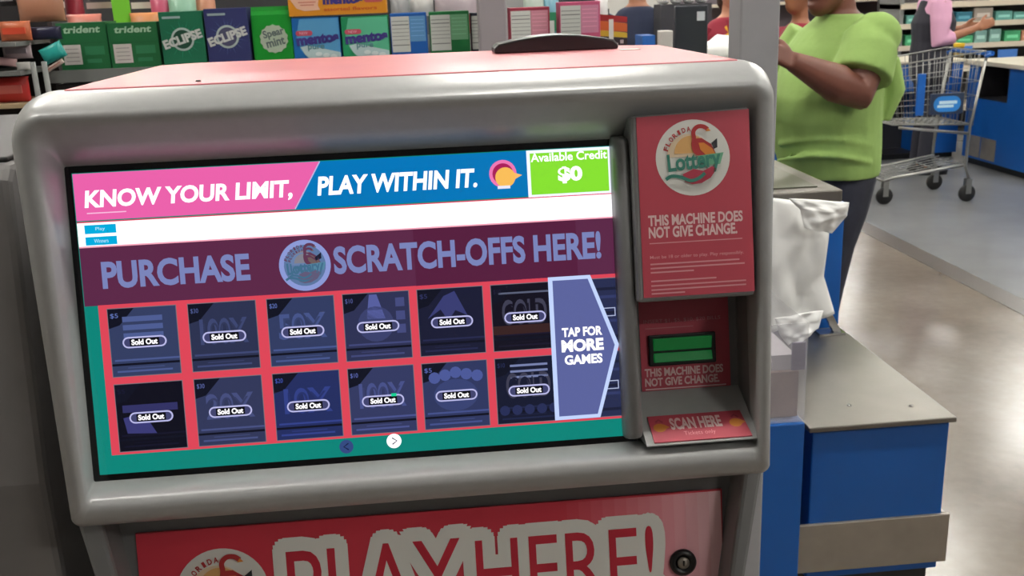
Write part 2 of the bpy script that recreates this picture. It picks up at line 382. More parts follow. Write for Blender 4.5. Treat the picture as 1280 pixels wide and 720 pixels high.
for r, (v1, v0) in enumerate(((.0205, -.0695), (-.0805, -.1705))):
    for k, u0 in enumerate(cols):
        u1 = min(u0+.0875, S1-.002); w = u1-u0; col = base[r][k]
        g = lambda f: lit(*[min(255, int(c*f)) for c in col])
        a.rect(u0-.001, v0-.001, u1+.001, v1+.001, lit(120, 110, 120), 3)
        a.rect(u0, v0, u1, v1, g(1), 4)
        if k == 6:
            for q in range(7): a.rect(u0, v0+.008+q*.011, u1, v0+.012+q*.011, g(.7+.3*(q % 3)), 5)
            a.frame(u1-.03, v0+.038, u1-.002, v0+.05, .0012, lit(180, 190, 225), 8)
            continue
        dk, lt2 = lit(16, 18, 34), g(1.45)
        a.poly([(u0, v1), (u0+.034, v1), (u0+.014, v1-.022), (u0, v1-.026)], dk, 5)
        a.rect(u0, v0+.014, u1, v0+.017, dk, 5); a.rect(u0+.004, v0+.02, u1, v0+.0225, lt2, 5)
        a.rect(u0+.006, v0+.005, u1-.01, v0+.0075, lt2, 5); a.rect(u0+.02, v0+.01, u1-.02, v0+.0115, g(1.25), 5)
        a.text('$'+str([5, 30, 20, 10, 5, 10, 20][k]), u0+.003, v1-.013, u0+.013, v1-.006, g(1.9), 6)
        # a different motif on each ticket
        if k == 0 and r == 0:
            for q in range(3): a.rect(u0+.018, v1-.018-q*.011, u1-.018, v1-.011-q*.011, g(1.5), 6)
        if k == 0 and r == 1:
            a.rect(u0+.008, v0+.052, u1-.008, v0+.062, g(3.6), 6); a.poly([(u0+.012, v0+.024), (u0+.05, v0+.022), (u0+.035, v0+.05), (u0+.008, v0+.045)], g(4.2), 6)
        if names[r][k]:
            a.text(names[r][k], u0+.014, v0+.036, u0+.074, v0+.068, g(1.4) if names[r][k] != 'GOLD' else lit(62, 62, 82), 6, .03)
            a.text(names[r][k], u0+.018, v0+.04, u0+.07, v0+.064, g(1.1), 7, -.005)
        if k == 3 and r == 0:
            a.poly([(u0+.03, v0+.055), (u0+.055, v0+.055), (u0+.045, v1-.002), (u0+.035, v1-.002)], g(1.9), 6); a.disc(u0+.042, v0+.048, .024, g(1.3), 6, 20)
            for q in range(3): a.rect(u1-.018, v1-.02-q*.018, u1-.006, v1-.008-q*.018, g(1.5), 6)
        if k == 4 and r == 0:
            a.poly([(u0+.012, v0+.05), (u0+.035, v1-.01), (u0+.05, v1-.004), (u0+.066, v0+.052), (u0+.05, v0+.06), (u0+.04, v0+.046), (u0+.03, v0+.062)], g(2.2), 6)
        if k == 4 and r == 1:
            for q in range(5): a.disc(u0+.016+q*.0145, v1-.014-abs(q-2)*.003, .008, g(1.6), 6, 12)
            a.disc(u0+.044, v0+.045, .03, g(1.2), 5, 24, rv=.022)
        if k == 5 and r == 1:
            for q in range(3): a.rect(u0+.02, v1-.012-q*.008, u1-.016, v1-.009-q*.008, lit(120, 130, 175), 6)
            for q in range(5): a.disc(u0+.01+q*.017, v0+.018, .007, g(1.8), 6, 12)
        if k == 5 and r == 0:
            a.rect(u0, v0+.022, u1, v0+.034, lit(56, 34, 34), 6); a.rect(u0+.01, v1-.013, u1-.008, v1-.0105, lit(90, 96, 120), 6)
        # Sold Out lozenge
        cu, cv = u0+.0445, v0+.0445
        a.pill(cu-.0285, cv-.0075, cu+.0285, cv+.0075, lit(188, 188, 236), 9); a.pill(cu-.0265, cv-.0055, cu+.0265, cv+.0055, lit(66, 68, 110), 10)
        a.rect(cu-.019, cv-.0052, cu+.019, cv+.0052, lit(8, 8, 16), 11); a.text('Sold Out', cu-.0165, cv-.0032, cu+.0165, cv+.0036, WH, 12, .04)
a.rect(.037, -.121, .044, -.117, lit(20, 210, 150), 13)
ar = [(.258, .027), (.316, .027), (.3515, -.071), (.321, -.1705), (.258, -.1705)]
ar2 = [(.264, .022), (.3125, .022), (.3455, -.071), (.3175, -.1655), (.264, -.1655)]
a.poly(ar, lit(196, 214, 255), 14); a.poly(ar2, lit(92, 100, 158), 15)
a.text('TAP FOR', .274, -.0555, .328, -.044, WH, 16, .04); a.text('MORE', .273, -.076, .329, -.061, WH, 16, .05); a.text('GAMES', .276, -.094, .327, -.082, WH, 16, .04)
a.disc(-.028, -.186, .0095, lit(52, 74, 128), 5, 24); a.disc(.0365, -.183, .0100, WH, 5, 24)
a.stroke([(-.025, -.1815), (-.0315, -.186), (-.025, -.1905)], .0016, lit(20, 24, 60), 6); a.stroke([(.034, -.1785), (.0405, -.183), (.034, -.1875)], .0016, lit(20, 24, 60), 6)
plabel(obj('touch_screen', sc, kiosk), 'glowing touch screen with a grid of sold out scratch tickets')

# ---- upright rib between the screen and the notice
rb = MB(); R = []
for v, g in ((.2115, .3), (.206, .85), (.20, 1), (-.188, 1), (-.196, .85), (-.2, .5)):
    u0, u1 = .351, (.374 if v > -.0 else .376)
    ring = []
    for k in range(9):
        an = PI*k/8; ring.append(FP.p((u0+u1)/2-math.cos(an)*(u1-u0)/2*(.8+.2*g), v, .004+.036*g*math.sin(an)**.6 if 0 < k < 8 else 0))
    R.append(ring)
rb.rings(R, silver_d, sm=True); obj('divider_rib', rb, kiosk)

# ---- notice panel
npn = MB()
npn.hexa([FP.p(u, v, 0) for u, v in ((.370, -.012), (.530, -.012), (.530, .240), (.370, .236))], [FP.p(u, v, .052) for u, v in ((.371, -.010), (.529, -.010), (.529, .239), (.371, .234))], silver_d)
obj('notice_frame', npn, kiosk, bevel=.004)
ns = MB(); a = Art(ns, FP, .0532, .0003)
ns.hexa([FP.p(u, v, .0515) for u, v in ((.3785, -.004), (.5285, -.004), (.5285, .236), (.3785, .232))], [FP.p(u, v, .0530) for u, v in ((.3785, -.004), (.5285, -.004), (.5285, .236), (.3785, .232))], redsign)
pal = (flat(226, 226, 220), flat(226, 176, 110), flat(228, 206, 176), flat(176, 44, 48), flat(222, 136, 52), flat(30, 34, 40), flat(52, 128, 112), flat(110, 176, 140), flat(176, 52, 74))
emblem(a, .4515, .1765, .0495, pal, 0)
PW = flat(226, 196, 196)
a.text('THIS MACHINE DOES', .389, .0905, .515, .1035, PW, 0, .035); a.text('NOT GIVE CHANGE.', .389, .0745, .507, .088, PW, 0, .035)
PL = flat(214, 150, 156)
a.rect(.389, .0665, .514, .0678, PL); a.text('Must be 18 or older to play. Play responsibly.', .389, .0455, .515, .051, PL, 0, .01)
for v, u1 in ((.040, .509), (.0345, .516), (.029, .447), (.0175, .477), (.0115, .517), (.006, .517), (.001, .434)):
    a.rect(.389, v-.0013, u1, v+.0007, PL)
plabel(obj('notice_sign', ns, kiosk), 'red no-change notice with a round flamingo emblem')

# ---- money alcove with slot, and the scan shelf
al = MB()
i0 = .376; i1 = .534; nb = -.05
al.rings([[FP.p(u, v, n) for u, v in ((i0, -.209), (i1, -.209), (i1, .1), (i0, .1))] for n in (-.001, nb)], silver_d, cap=False, sm=False)
i = al.add([FP.p(u, v, nb) for u, v in ((i0, -.209), (i1, -.209), (i1, .1), (i0, .1))]); al.face((i, i+1, i+2, i+3), silver_d)
al.hexa([FP.p(u, v, n) for u, v, n in ((i0+.001, -.150, nb), (i1-.001, -.150, nb), (i1-.001, -.205, nb), (i0+.001, -.205, nb))], [FP.p(u, v, n) for u, v, n in ((i0+.001, -.207, .038), (i1-.001, -.207, .038), (i1-.001, -.2085, .038), (i0+.001, -.2085, .038))], silver)
obj('alcove', al, kiosk)
rs = MB(); a = Art(rs, Plane(FP.p(0, 0, nb), FP.u, FP.v, FP.n), .0014, .0003)
rs.hexa([FP.p(u, v, nb+.0002) for u, v in ((.392, -.150), (.522, -.150), (.522, -.01), (.392, -.01))], [FP.p(u, v, nb+.0012) for u, v in ((.392, -.150), (.522, -.150), (.522, -.01), (.392, -.01))], redsign)
a.text('INSERT $1, $5, $10, $20 BILLS', .398, -.053, .510, -.047, flat(200, 130, 140)); a.rect(.40, -.0605, .47, -.059, flat(200, 120, 130))
a.text('THIS MACHINE DOES', .397, -.129, .511, -.118, PW, 0, .035); a.text('NOT GIVE CHANGE.', .397, -.143, .505, -.132, PW, 0, .035); a.rect(.397, -.1485, .515, -.1468, PW)
obj('alcove_sign', rs, kiosk)
slot = MB()
fr = [(.403, -.114), (.501, -.114), (.501, -.069), (.403, -.069)]
slot.hexa([FP.p(u, v, nb+.001) for u, v in fr], [FP.p(u, v, nb+.006) for u, v in fr], blackp)
so = obj('bill_slot', slot, kiosk, bevel=.002)
gm = mat('green_glow_plastic', (10, 84, 40), .25, emit=(8, 92, 40), es=.55)
gs = MB()
for v0, v1, n0, n1 in ((-.108, -.095, .012, .007), (-.092, -.074, .007, .012)):
    gs.hexa([FP.p(u, v, nb+.002) for u, v in ((.4085, v0), (.4955, v0), (.4955, v1), (.4085, v1))], [FP.p(u, v, nb+n) for u, v, n in ((.410, v0, n0), (.494, v0, n0), (.494, v1, n1), (.410, v1, n1))], gm)
plabel(obj('slot_mouth', gs, so, bevel=.001), 'glowing green mouth of the bill slot')
sh = MB()
SL = Plane(FP.p(0, -.150, nb), (1, 0, 0), FP.p(0, -.207, .038)-FP.p(0, -.150, nb))
SLP = Plane(SL.o, SL.u, -SL.v)
q = (FP.p(0, -.207, .038)-FP.p(0, -.150, nb)).length
a = Art(sh, SLP, .0022, .0003)
sh.hexa([SLP.p(u, v, .0002) for u, v in ((.388, -q*.97), (.524, -q*.97), (.520, -q*.50), (.388, -q*.50))], [SLP.p(u, v, .002) for u, v in ((.388, -q*.97), (.524, -q*.97), (.520, -q*.50), (.388, -q*.50))], redsign)
a.text('SCAN HERE', .417, -q*.76, .488, -q*.57, PW, 0, .04); a.text('Tickets only', .432, -q*.90, .476, -q*.81, flat(232, 150, 160))
for cu in (.401, .508):
    a.disc(cu, -q*.72, .009, flat(206, 130, 50), 0, 16, rv=.008); a.stroke([(cu-.004, -q*.62), (cu+.001, -q*.58), (cu+.006, -q*.63)], .003, flat(150, 50, 70), 1); a.poly([(cu+.006, -q*.66), (cu+.014, -q*.72), (cu+.006, -q*.76)], flat(206, 130, 50), 1)
plabel(obj('scan_label', sh, kiosk), 'red scan here label on the small shelf')

# ---- lower front: flanges, sign and lock
fl = MB()
for o_t, i_t, o_b, i_b in ((-.408, -.374, -.33, -.31), (.565, .537, .49, .47)):
    # tapering flange from under the head to the floor side
    Q = lambda u, v, n: FP.p(u, v, n)
    vb = -.62
    a0 = [Q(o_t, -.24, -.1), Q(i_t, -.24, -.1), Q(i_b, vb, -.1), Q(o_b, vb, -.1)]
    a1 = [Q(o_t, -.24, -.028), Q(i_t, -.24, -.028), Q(i_b, vb, -.028), Q(o_b, vb, -.028)]
    fm = MB(); fm.hexa(a0, a1, silver_d); obj('side_flange', fm, kiosk, bevel=.006)
bp2 = MB(); bp2.hexa([FP.p(u, v, -.12) for u, v in ((-.405, -.25), (.56, -.25), (.487, -.66), (-.327, -.66))], [FP.p(u, v, -.085) for u, v in ((-.405, -.25), (.56, -.25), (.487, -.66), (-.327, -.66))], silver_d)
obj('lower_panel', bp2, kiosk)
sg = MB(); PS = Plane(FP.p(0, 0, -.085), FP.u, FP.v, FP.n)
sq = ((-.342, -.62), (.43, -.62), (.512, -.312), (-.341, -.309))
sq = ((-.342, -.60), (.505, -.60), (.512, -.312), (-.341, -.309))
sg.hexa([PS.p(u, v, .0005) for u, v in sq], [PS.p(u, v, .005) for u, v in sq], mat('front_sign_print', (212, 58, 76), .35, noise=.03, nscale=6))
a = Art(sg, PS, .0054, .0004)
pk = mat('pink_glare_paint', (206, 132, 142), .45)
# reflected light painted into the sign colour, red to pink at the right
for k in range(14):
    u0, u1 = .26+.0178*k, .26+.0178*(k+1); f_ = k/13
    c = [int(p_+(q_-p_)*f_) for p_, q_ in zip((212, 58, 76), (252, 206, 212))]
    a.rect(u0, -.598, u1+.0002, -.314, flat(*c), 0)
emblem(a, -.226, -.406, .066, pal, 1)
w1 = flat(236, 236, 230); r2 = flat(200, 40, 62)
for tx, u0, u1, v0, v1 in (('PLAY', -.133, .118, -.468, -.352), ('HERE!', .140, .405, -.460, -.358)):
    a.text(tx, u0, v0, u1, v1, r2, 5, .0)
    for k in range(16):
        du, dv = .0155*math.cos(k*PI/8), .0155*math.sin(k*PI/8); a.text(tx, u0+du, v0+dv, u1+du, v1+dv, w1, 1.2+k*.12, .03)
    for k in range(6):
        du, dv = .008*math.cos(k*PI/3), .008*math.sin(k*PI/3); a.text(tx, u0+du, v0+dv, u1+du, v1+dv, w1, 3.2+k*.15, .03)
plabel(obj('front_sign', sg, kiosk), 'red sign with big outlined PLAY HERE! lettering')
lk = MB(); c0 = PS.p(.448, -.418, .006)
lk.disc_ring(c0, FP.n, [(.0, 0), (.020, 0), (.020, .004), (.016, .007), (.013, .007), (.011, .003), (0, .003)], blackp, 28)
lo = obj('lock', lk, kiosk)
kh = MB(); kh.disc_ring(c0+FP.n*.003, FP.n, [(0, 0), (.009, 0), (.009, .003), (.003, .0035), (0, .0035)], steel_d, 20); kh.box(c0+FP.n*.0068, (.002, .0015, .008), rubber)
obj('keyhole', kh, lo)

# ================================================================== dark machine on the left
lc = thing('charcoal_machine', 'dark charcoal cabinet standing close beside the left edge of the vending machine', 'cabinet', (-1.0, 1.75, 0))
t = MB(); ztc = at(5, 207, y=1.42).z
t.prism([V((-1.35, y, z)) for y, z in ((1.36, .03), (1.36, ztc-.45), (1.42, ztc-.02), (1.44, ztc), (2.1, ztc), (2.1, .03))], (.78, 0, 0), charcoal)
obj('housing', t, lc, bevel=.01)
t = MB(); t.bx(-1.33, -.59, 1.4, 2.08, 0, .03, blackp); obj('plinth', t, lc)
t = MB(); t.bx(-1.34, -.58, 1.45, 2.09, ztc+.0005, ztc+.008, mat('dark_lid', (52, 49, 50), .6)); obj('lid', t, lc, bevel=.003)

# ================================================================== gum rack behind the kiosk
YR = 3.2
zs = at(110, 92, y=YR).z
rack = thing('candy_rack', 'grey metal impulse rack with a top shelf of gum packs, behind the vending machine', 'rack', (-.2, 3.45, 0))
gm_ = mat('grey_powder_coat', (120, 122, 120), .5, .1)
gd = mat('dark_powder_coat', (58, 58, 60), .6)
RX0, RX1 = at(73, 92, y=YR).x-.02, .66
t = MB(); t.bx(RX0, RX1, YR+.02, 3.7, .1, zs-.03, gd); obj('body', t, rack)
t = MB(); t.bx(RX0, RX1, YR-.03, 3.7, zs-.022, zs, gm_); t.bx(RX0, RX1, YR-.034, YR-.028, zs-.022, zs+.014, gm_); obj('top_shelf', t, rack)
for z in (.95, .6, .3):
    t = MB(); t.bx(RX0, RX1, YR-.10, YR+.02, z, z+.015, gm_); t.bx(RX0, RX1, YR-.106, YR-.1, z-.02, z+.02, gm_); obj('shelf', t, rack)
t = MB(); t.bx(RX0, RX1, 3.7, 3.74, .1, 1.9, gd); obj('back_panel', t, rack)
t = MB(); t.bx(RX0, RX1, YR, 3.74, 0, .1, blackp); obj('plinth', t, rack)
t = MB(); A = at(599, 40, y=3.0); B = at(634, 40, y=3.0); t.bx(A.x, B.x, 3.0, 3.075, 0, 2.1, mat('warm_grey_post', (166, 158, 162), .5))
tag(obj('post', t, bevel=.006), 'narrow grey upright post between the gum packs and the pink packs', 'post')
t = MB(); A = at(636, 5, y=3.3); B = at(655, 5, y=3.3); t.bx(A.x, B.x+.02, 3.45, 3.47, zs, 1.75, mat('pale_board', (168, 170, 170), .6)); obj('divider_board', t, rack)

GR_ = 'gum packs standing on the top shelf'
def pack(name, label, cat, x0, y0, x1, y1, Y, depth, side, group=GR_, lean=0., bag=False):
    """a standing pack seen between two pixels at depth Y, its foot on the shelf; returns mesh builder and art plane"""
    A = at(x0, (y0+y1)/2, y=Y); B = at(x1, (y0+y1)/2, y=Y); top = at((x0+x1)/2, y0, y=Y).z
    w = B.x-A.x; hgt = top-zs-.001; c = V(((A.x+B.x)/2, Y, zs+.001))
    mb = MB(); rot = Matrix.Rotation(lean, 3, 'Y')
    eu, ev = rot @ V((1, 0, 0)), V((0, 0, 1))
    if bag:
        R = []
        for s, d in ((0, 1), (.08, 1.0), (.5, .95), (.86, .7), (.93, .25), (1, .12)):
            R.append([V((c.x+x*(w/2-.002), Y+depth/2+y*depth/2*d-(1-d)*depth*.45*0, c.z+hgt*s)) for x, y in ((-1, -.96), (-.97, -1), (.97, -1), (1, -.96), (1, .96), (.97, 1), (-.97, 1), (-1, .96))])
        mb.rings(R, side, sm=False)
    else:
        mb.box((c.x, Y+depth/2, c.z+hgt/2), (w-.003, depth, hgt), side)
    pl = Plane((c.x, Y, c.z), (1, 0, 0), (0, 0, 1), (0, -1, 0))
    return mb, Art(mb, pl, .0006, .0004), w-.004, hgt, label, cat, name, group
def done(P_, bevel=.002):
    mb, a, w, hgt, label, cat, name, group = P_
    tag(obj(name, mb, bevel=bevel), label, cat, group)

dg = flat(16, 96, 50)
for i, (x0, x1, lb) in enumerate(((73, 136, 'dark green gum carton with a white facts box, leftmost on the top shelf'), (136.5, 200, 'dark green gum carton with a white facts box, beside the teal starburst pack'))):
    P_ = pack('gum_carton', lb, 'gum', x0, 28, x1, 91, YR, .12, dg); a, w, H_ = P_[1:4]
    a.text('trident', -w*.36, H_*.80, w*.38, H_*.93, flat(168, 200, 170), 0, .03, shear=.2)
    a.rect(-w*.43, H_*.18, -w*.06, H_*.57, flat(205, 196, 192)); 
    for q in range(4): a.rect(-w*.38, H_*(.24+q*.08), -w*.11, H_*(.255+q*.08), flat(150, 140, 138), 1)
    a.rect(w*.02, H_*.36, w*.42, H_*.53, flat(42, 118, 76)); a.rect(w*.04, H_*.2, w*.34, H_*.28, flat(44, 118, 78))
    a.rect(-w*.495, H_*.595, w*.495, H_*.605, flat(12, 84, 44)); done(P_)
for x0, x1, y0, c1, c2, c3, lb in ((200.5, 256, 14, (10, 104, 72), (44, 162, 122), (16, 70, 50), 'teal green gum pack with a slanted white name over a light starburst'), (257, 312, 10, (40, 46, 98), (96, 116, 166), (70, 70, 100), 'navy blue gum pack with a slanted white name over a pale starburst')):
    P_ = pack('gum_pack', lb, 'gum', x0, y0, x1, 82, YR-.01, .09, flat(*c1), bag=False); a, w, H_ = P_[1:4]; cy = H_*.52
    for k in range(26):
        an = k*2*PI/26; r1_ = w*(.46 if k % 2 else .36)
        a.poly([(w*.1*math.cos(an-.1), cy+w*.1*math.sin(an-.1)), (min(w*.48, max(-w*.48, r1_*math.cos(an))), cy+r1_*math.sin(an)), (w*.1*math.cos(an+.1), cy+w*.1*math.sin(an+.1))], flat(*c2), 0)
    a.disc(0, cy, w*.27, flat(176, 190, 186), 1, 24); a.disc(0, cy, w*.22, flat(*c3), 2, 24)
    a.text('ECLIPSE', -w*.46, cy-w*.09, w*.46, cy+w*.1, flat(206, 208, 204), 3, .05, .28); a.rect(-w*.42, H_*.88, 0, H_*.92, flat(150, 170, 170), 1); a.rect(.0, H_*.05, w*.42, H_*.08, flat(120, 140, 160), 1)
    done(P_)
P_ = pack('gum_bag', 'bright green gum bag with a white sunburst and glossy crimped top', 'gum', 314, 8, 366, 79, YR, .07, flat(22, 134, 42, .3), bag=True); a, w, H_ = P_[1:4]
a.poly([(w*(.33+.03*(k % 2))*math.cos(k*PI/14)*1.0+w*.04, H_*.45+w*(.33+.03*(k % 2))*math.sin(k*PI/14)) for k in range(28)], flat(176, 190, 168), 0)
a.text('Spear', -w*.22, H_*.46, w*.3, H_*.62, flat(92, 104, 104), 1, .03, .2); a.text('mint', -w*.16, H_*.33, w*.3, H_*.46, flat(92, 104, 104), 1, .03, .2)
done(P_)
P_ = None
mb = MB()
def mentos(x0, x1, y0, y1, c1, c2, lb, zbase=None):
    P_ = pack('mint_carton', lb, 'mints', x0, y0, x1, y1, YR, .11, flat(*c1)); a, w, H_ = P_[1:4]
    a.poly([(-w*.34, H_*.97), (w*.49, H_*.97), (w*.49, H_*.03), (-w*.15, H_*.03), (-w*.36, H_*.3), (-w*.43, H_*.6)], flat(*c2), 0)
    a.poly([(-w*.36, H_*.36), (-w*.2, H_*.4), (w*.49, H_*.22), (w*.49, H_*.03), (-w*.1, H_*.03), (-w*.28, H_*.2)], flat(190, 212, 214), 1)
    a.pill(-w*.44, H_*.61, -w*.08, H_*.72, flat(196, 74, 96), 2); a.text('NEW', -w*.36, H_*.635, -w*.18, H_*.695, flat(230, 180, 190), 3)
    a.text('mentos', -w*.42, H_*.44, w*.46, H_*.6, flat(62, 52, 132), 3, .06, .07)
    a.text('pure', -w*.2, H_*.27, w*.15, H_*.4, flat(92, 140, 150), 3, .02); 
    for q in range(3): a.disc(w*(.02+q*.16), H_*(.2-.03*q), w*.075, flat(226, 236, 236), 4+q, 16, rv=w*.045)
    done(P_)
mentos(366, 426, 21.5, 79, (12, 104, 176), (84, 156, 204), 'blue mint carton with a purple name, beside the bright green bag')
mentos(427, 487, 20, 76, (18, 140, 88), (92, 190, 148), 'mint green carton with a purple name, beside the blue nutrition pack')
# orange display box on top of the two mint cartons
A = at(362, 22, y=YR); B = at(484, 20, y=YR); zb = max(A.z, B.z)+.003
t = MB(); t.bx(A.x, B.x, YR-.004, YR+.11, zb, zb+.085, flat(224, 146, 28)); a = Art(t, Plane(((A.x+B.x)/2, YR-.004, zb), (1, 0, 0), (0, 0, 1), (0, -1, 0)), .0006, .0004); w = B.x-A.x
a.poly([(-w*.48, .084), (-w*.48, .05), (-w*.42, .022), (-w*.34, .014), (-w*.18, .016), (-w*.2, .03), (-w*.16, .084)], flat(236, 186, 160)); a.rect(-w*.4, .038, -w*.22, .041, flat(206, 120, 110), 1); a.rect(-w*.38, .03, -w*.24, .033, flat(206, 120, 110), 1)
a.text('mentos', -w*.14, .033, w*.25, .052, flat(62, 52, 132), 1, .06); a.pill(w*.27, .033, w*.47, .05, flat(200, 84, 92), 1)
a.text('assorted', -w*.14, .012, w*.12, .022, flat(206, 92, 36), 1, .02); a.text('flavors', w*.15, .012, w*.4, .022, flat(206, 92, 36), 1, .02)
tag(obj('mint_display_box', t, bevel=.002), 'orange mint display box with a purple name, lying on the blue and mint green cartons', 'mints')
def facts(x0, x1, y0, y1, Y, c1, c2, lb, lean=0., split=.5, grp=GR_):
    P_ = pack('gum_pack', lb, 'gum', x0, y0, x1, y1, Y, .08, flat(*c1), group=grp); a, w, H_ = P_[1:4]
    a.rect(-w*.48, H_*.16, w*(split-.5)+w*.02, H_*.93, flat(206, 208, 202)); a.rect(w*(split-.5)+w*.03, H_*.38, w*.46, H_*.93, flat(*c2))
    for v, hh in ((.82, .014), (.74, .02), (.66, .01), (.58, .01), (.5, .01), (.42, .01), (.3, .02)): a.rect(-w*.46, H_*v, w*(split-.5), H_*(v+hh), flat(120, 122, 120), 1)
    for v in (.84, .76, .68, .6, .5): a.rect(w*(split-.5)+w*.06, H_*v, w*.42, H_*(v+.012), flat(*[min(255, c+34) for c in c2]), 1)
    a.rect(-w*.4, H_*.04, w*.0, H_*.09, flat(190, 200, 196), 1); done(P_)
facts(488, 535, 16, 74, YR, (14, 88, 168), (96, 150, 200), 'blue gum pack turned to its white nutrition panel, beside the mint green carton')
facts(537, 588, 14, 73, YR, (18, 112, 56), (116, 176, 132), 'green gum pack turned to its white nutrition panel, beside the blue one')
facts(589, 601, 16, 71, YR+.01, (30, 32, 50), (60, 70, 90), 'narrow dark pack with a white panel, squeezed against the grey post', split=.9)
GP = 'pink packs right of the grey post'
facts(637, 688, 9, 56, YR, (150, 44, 66), (200, 134, 150), 'dark pink pack showing its white nutrition panel, right of the grey post', grp=GP)
facts(699, 751, 2, 52, YR-.02, (196, 84, 122), (206, 134, 162), 'bright pink pack showing its white nutrition panel, above the black arched base', grp=GP)
t = MB(); p0 = at(692, 55, y=YR-.05); p1 = at(692, 26, y=YR-.05); t.bx(p0.x-.007, p0.x+.007, YR-.026, YR-.022, zs+.001, p1.z, flat(210, 210, 206)); obj('shelf_divider', t, rack)
p1 = at(764, 24, y=YR-.05); t = MB(); t.bx(p1.x-.007, p1.x+.007, YR-.05, YR-.046, zs-.02, p1.z, flat(214, 210, 206)); obj('shelf_divider', t, rack)
# striped candy bag, leaning
A = at(750, 44, y=YR); B = at(784, 40, y=YR); t = MB(); zb = zs+.002; w = B.x-A.x; top = at(767, 17, y=YR).z-zb
def slab(pts, m, y0, y1, mb=None):
    mb = mb or MB(); mb.prism([V((x, y0, z)) for x, z in pts], (0, y1-y0, 0), m); return mb
sl = -.05
for z0, z1, col in ((0, .4, (44, 30, 38)), (.4, .56, (206, 170, 50)), (.56, .82, (206, 96, 44)), (.82, 1.0, (158, 32, 36))):
    slab([(A.x, zb+top*z0), (B.x, zb+top*(z0-.08) if z0 else zb), (B.x, zb+top*(z1-.1)), (A.x, zb+top*z1)], flat(*col), YR, YR+.04, t)
for q in range(4): t.box((A.x+w*(.2+q*.2), YR-.001, zb+top*(.14+.08*(q % 2))), (w*.12, .001, top*.1), flat(196, 176, 180))
tag(obj('candy_bag', t), 'striped red orange and yellow candy bag at the right end of the shelf', 'candy')

# things behind the gum packs, a second tier
t2 = thing('peg_tier', 'raised rear tier of the rack with white price strips, above the gum packs', 'rack', (-.3, 3.62, zs))
z2 = CAMZ-.055
t = MB(); t.bx(RX0, RX1, 3.5, 3.69, zs, z2, gd); obj('step', t, t2)
for x0, x1 in ((50, 78), (108, 145), (164, 196)):
    t = MB(); A = at(x0, 12, y=3.48); B = at(x1, 2, y=3.48); t.bx(A.x, B.x, 3.487, 3.499, A.z+.002, B.z, flat(222, 214, 208)); obj('price_strip', t, t2)
t = MB(); A = at(143, 30, y=3.4); B = at(161, 0, y=3.4); t.bx(A.x, B.x, 3.40, 3.404, zs+.001, B.z+.12, flat(130, 214, 60)); tag(obj('shelf_flag', t), 'lime green upright shelf flag behind the dark green cartons', 'sign')
def pouch(px0, py0, px1, py1, Y, col, lb, z=None, name='candy_bag', cat='candy', top=None, grp=None, tilt=0., col2=None, rough=.35):
    A = at(px0, py1, y=Y); B = at(px1, py0, y=Y); zb = A.z if z is None else z; zt_ = B.z if top is None else top
    t = MB(); m_ = flat(*col, rough); c = V(((A.x+B.x)/2, Y+.03, (zb+zt_)/2)); w, hh = (B.x-A.x)/2, (zt_-zb)/2
    R = []; n = 14
    for s in (-1, -.93, -.85, -.5, 0, .5, .85, .93, 1):
        d = .004+min(.028, hh*.45)*max(0, 1-abs(s)**4) if abs(s) < .95 else .003
        R.append([V((x*w*(1 if abs(s) > .9 else .96), y*d, s*hh)) for x, y in [(math.cos(2*PI*k/n)*(1 if abs(math.cos(2*PI*k/n)) < .9 else 1), math.sin(2*PI*k/n)) for k in range(n)]])
    rot = Matrix.Rotation(tilt, 3, 'Y')
    R = [[c+rot @ p for p in r] for r in R]; t.rings(R, m_)
    if col2:
        f = [c+rot @ V((x*w*.7, -.0045-min(.028, hh*.45), zz*hh)) for x, zz in ((-1, -.3), (1, -.3), (1, .35), (-1, .35))]; t.prism(f, (0, .006, 0), flat(*col2, rough))
    tag(obj(name, t), lb, cat, grp)
pouch(80, 17, 123, 30, 3.36, (222, 132, 116), 'salmon pink pouch lying behind the leftmost dark green carton', z=zs+.001)
pouch(160, 15, 199, 30, 3.36, (226, 150, 96), 'peach orange pouch lying behind the second dark green carton', z=zs+.001)
pouch(186, -6, 210, 16, 3.425, (204, 92, 124), 'round pink pouch above the teal starburst pack', z=zs+.001)
pouch(208, -6, 242, 14, 3.40, (160, 206, 180), 'pale mint green pouch above the teal starburst pack', z=zs+.001)
pouch(243, -8, 266, 14, 3.425, (216, 150, 120), 'peach pouch above the navy gum pack', z=zs+.001)
pouch(488, -4, 512, 18, 3.40, (150, 152, 154), 'crinkled silver foil bag above the blue nutrition pack', z=zs+.001, col2=(70, 64, 60))
pouch(512, -4, 542, 16, 3.425, (196, 196, 194), 'white and grey foil bag between the blue and green nutrition packs', z=zs+.001, col2=(120, 124, 130))
pouch(543, -6, 598, 14, 3.40, (190, 176, 184), 'pale foil bag with a red mark above the green nutrition pack', z=zs+.001, col2=(176, 74, 90))
pouch(655, -8, 682, 10, 3.36, (188, 208, 196), 'pale green candy bag above the dark pink pack', z=zs+.001)
pouch(680, -8, 700, 22, 3.36, (120, 178, 196), 'light blue candy bag between the two pink packs', z=zs+.001, col2=(46, 142, 100))
pouch(746, -2, 762, 18, 3.36, (222, 222, 222), 'white bag with a green corner beside the bright pink pack', z=zs+.001, col2=(30, 130, 96))
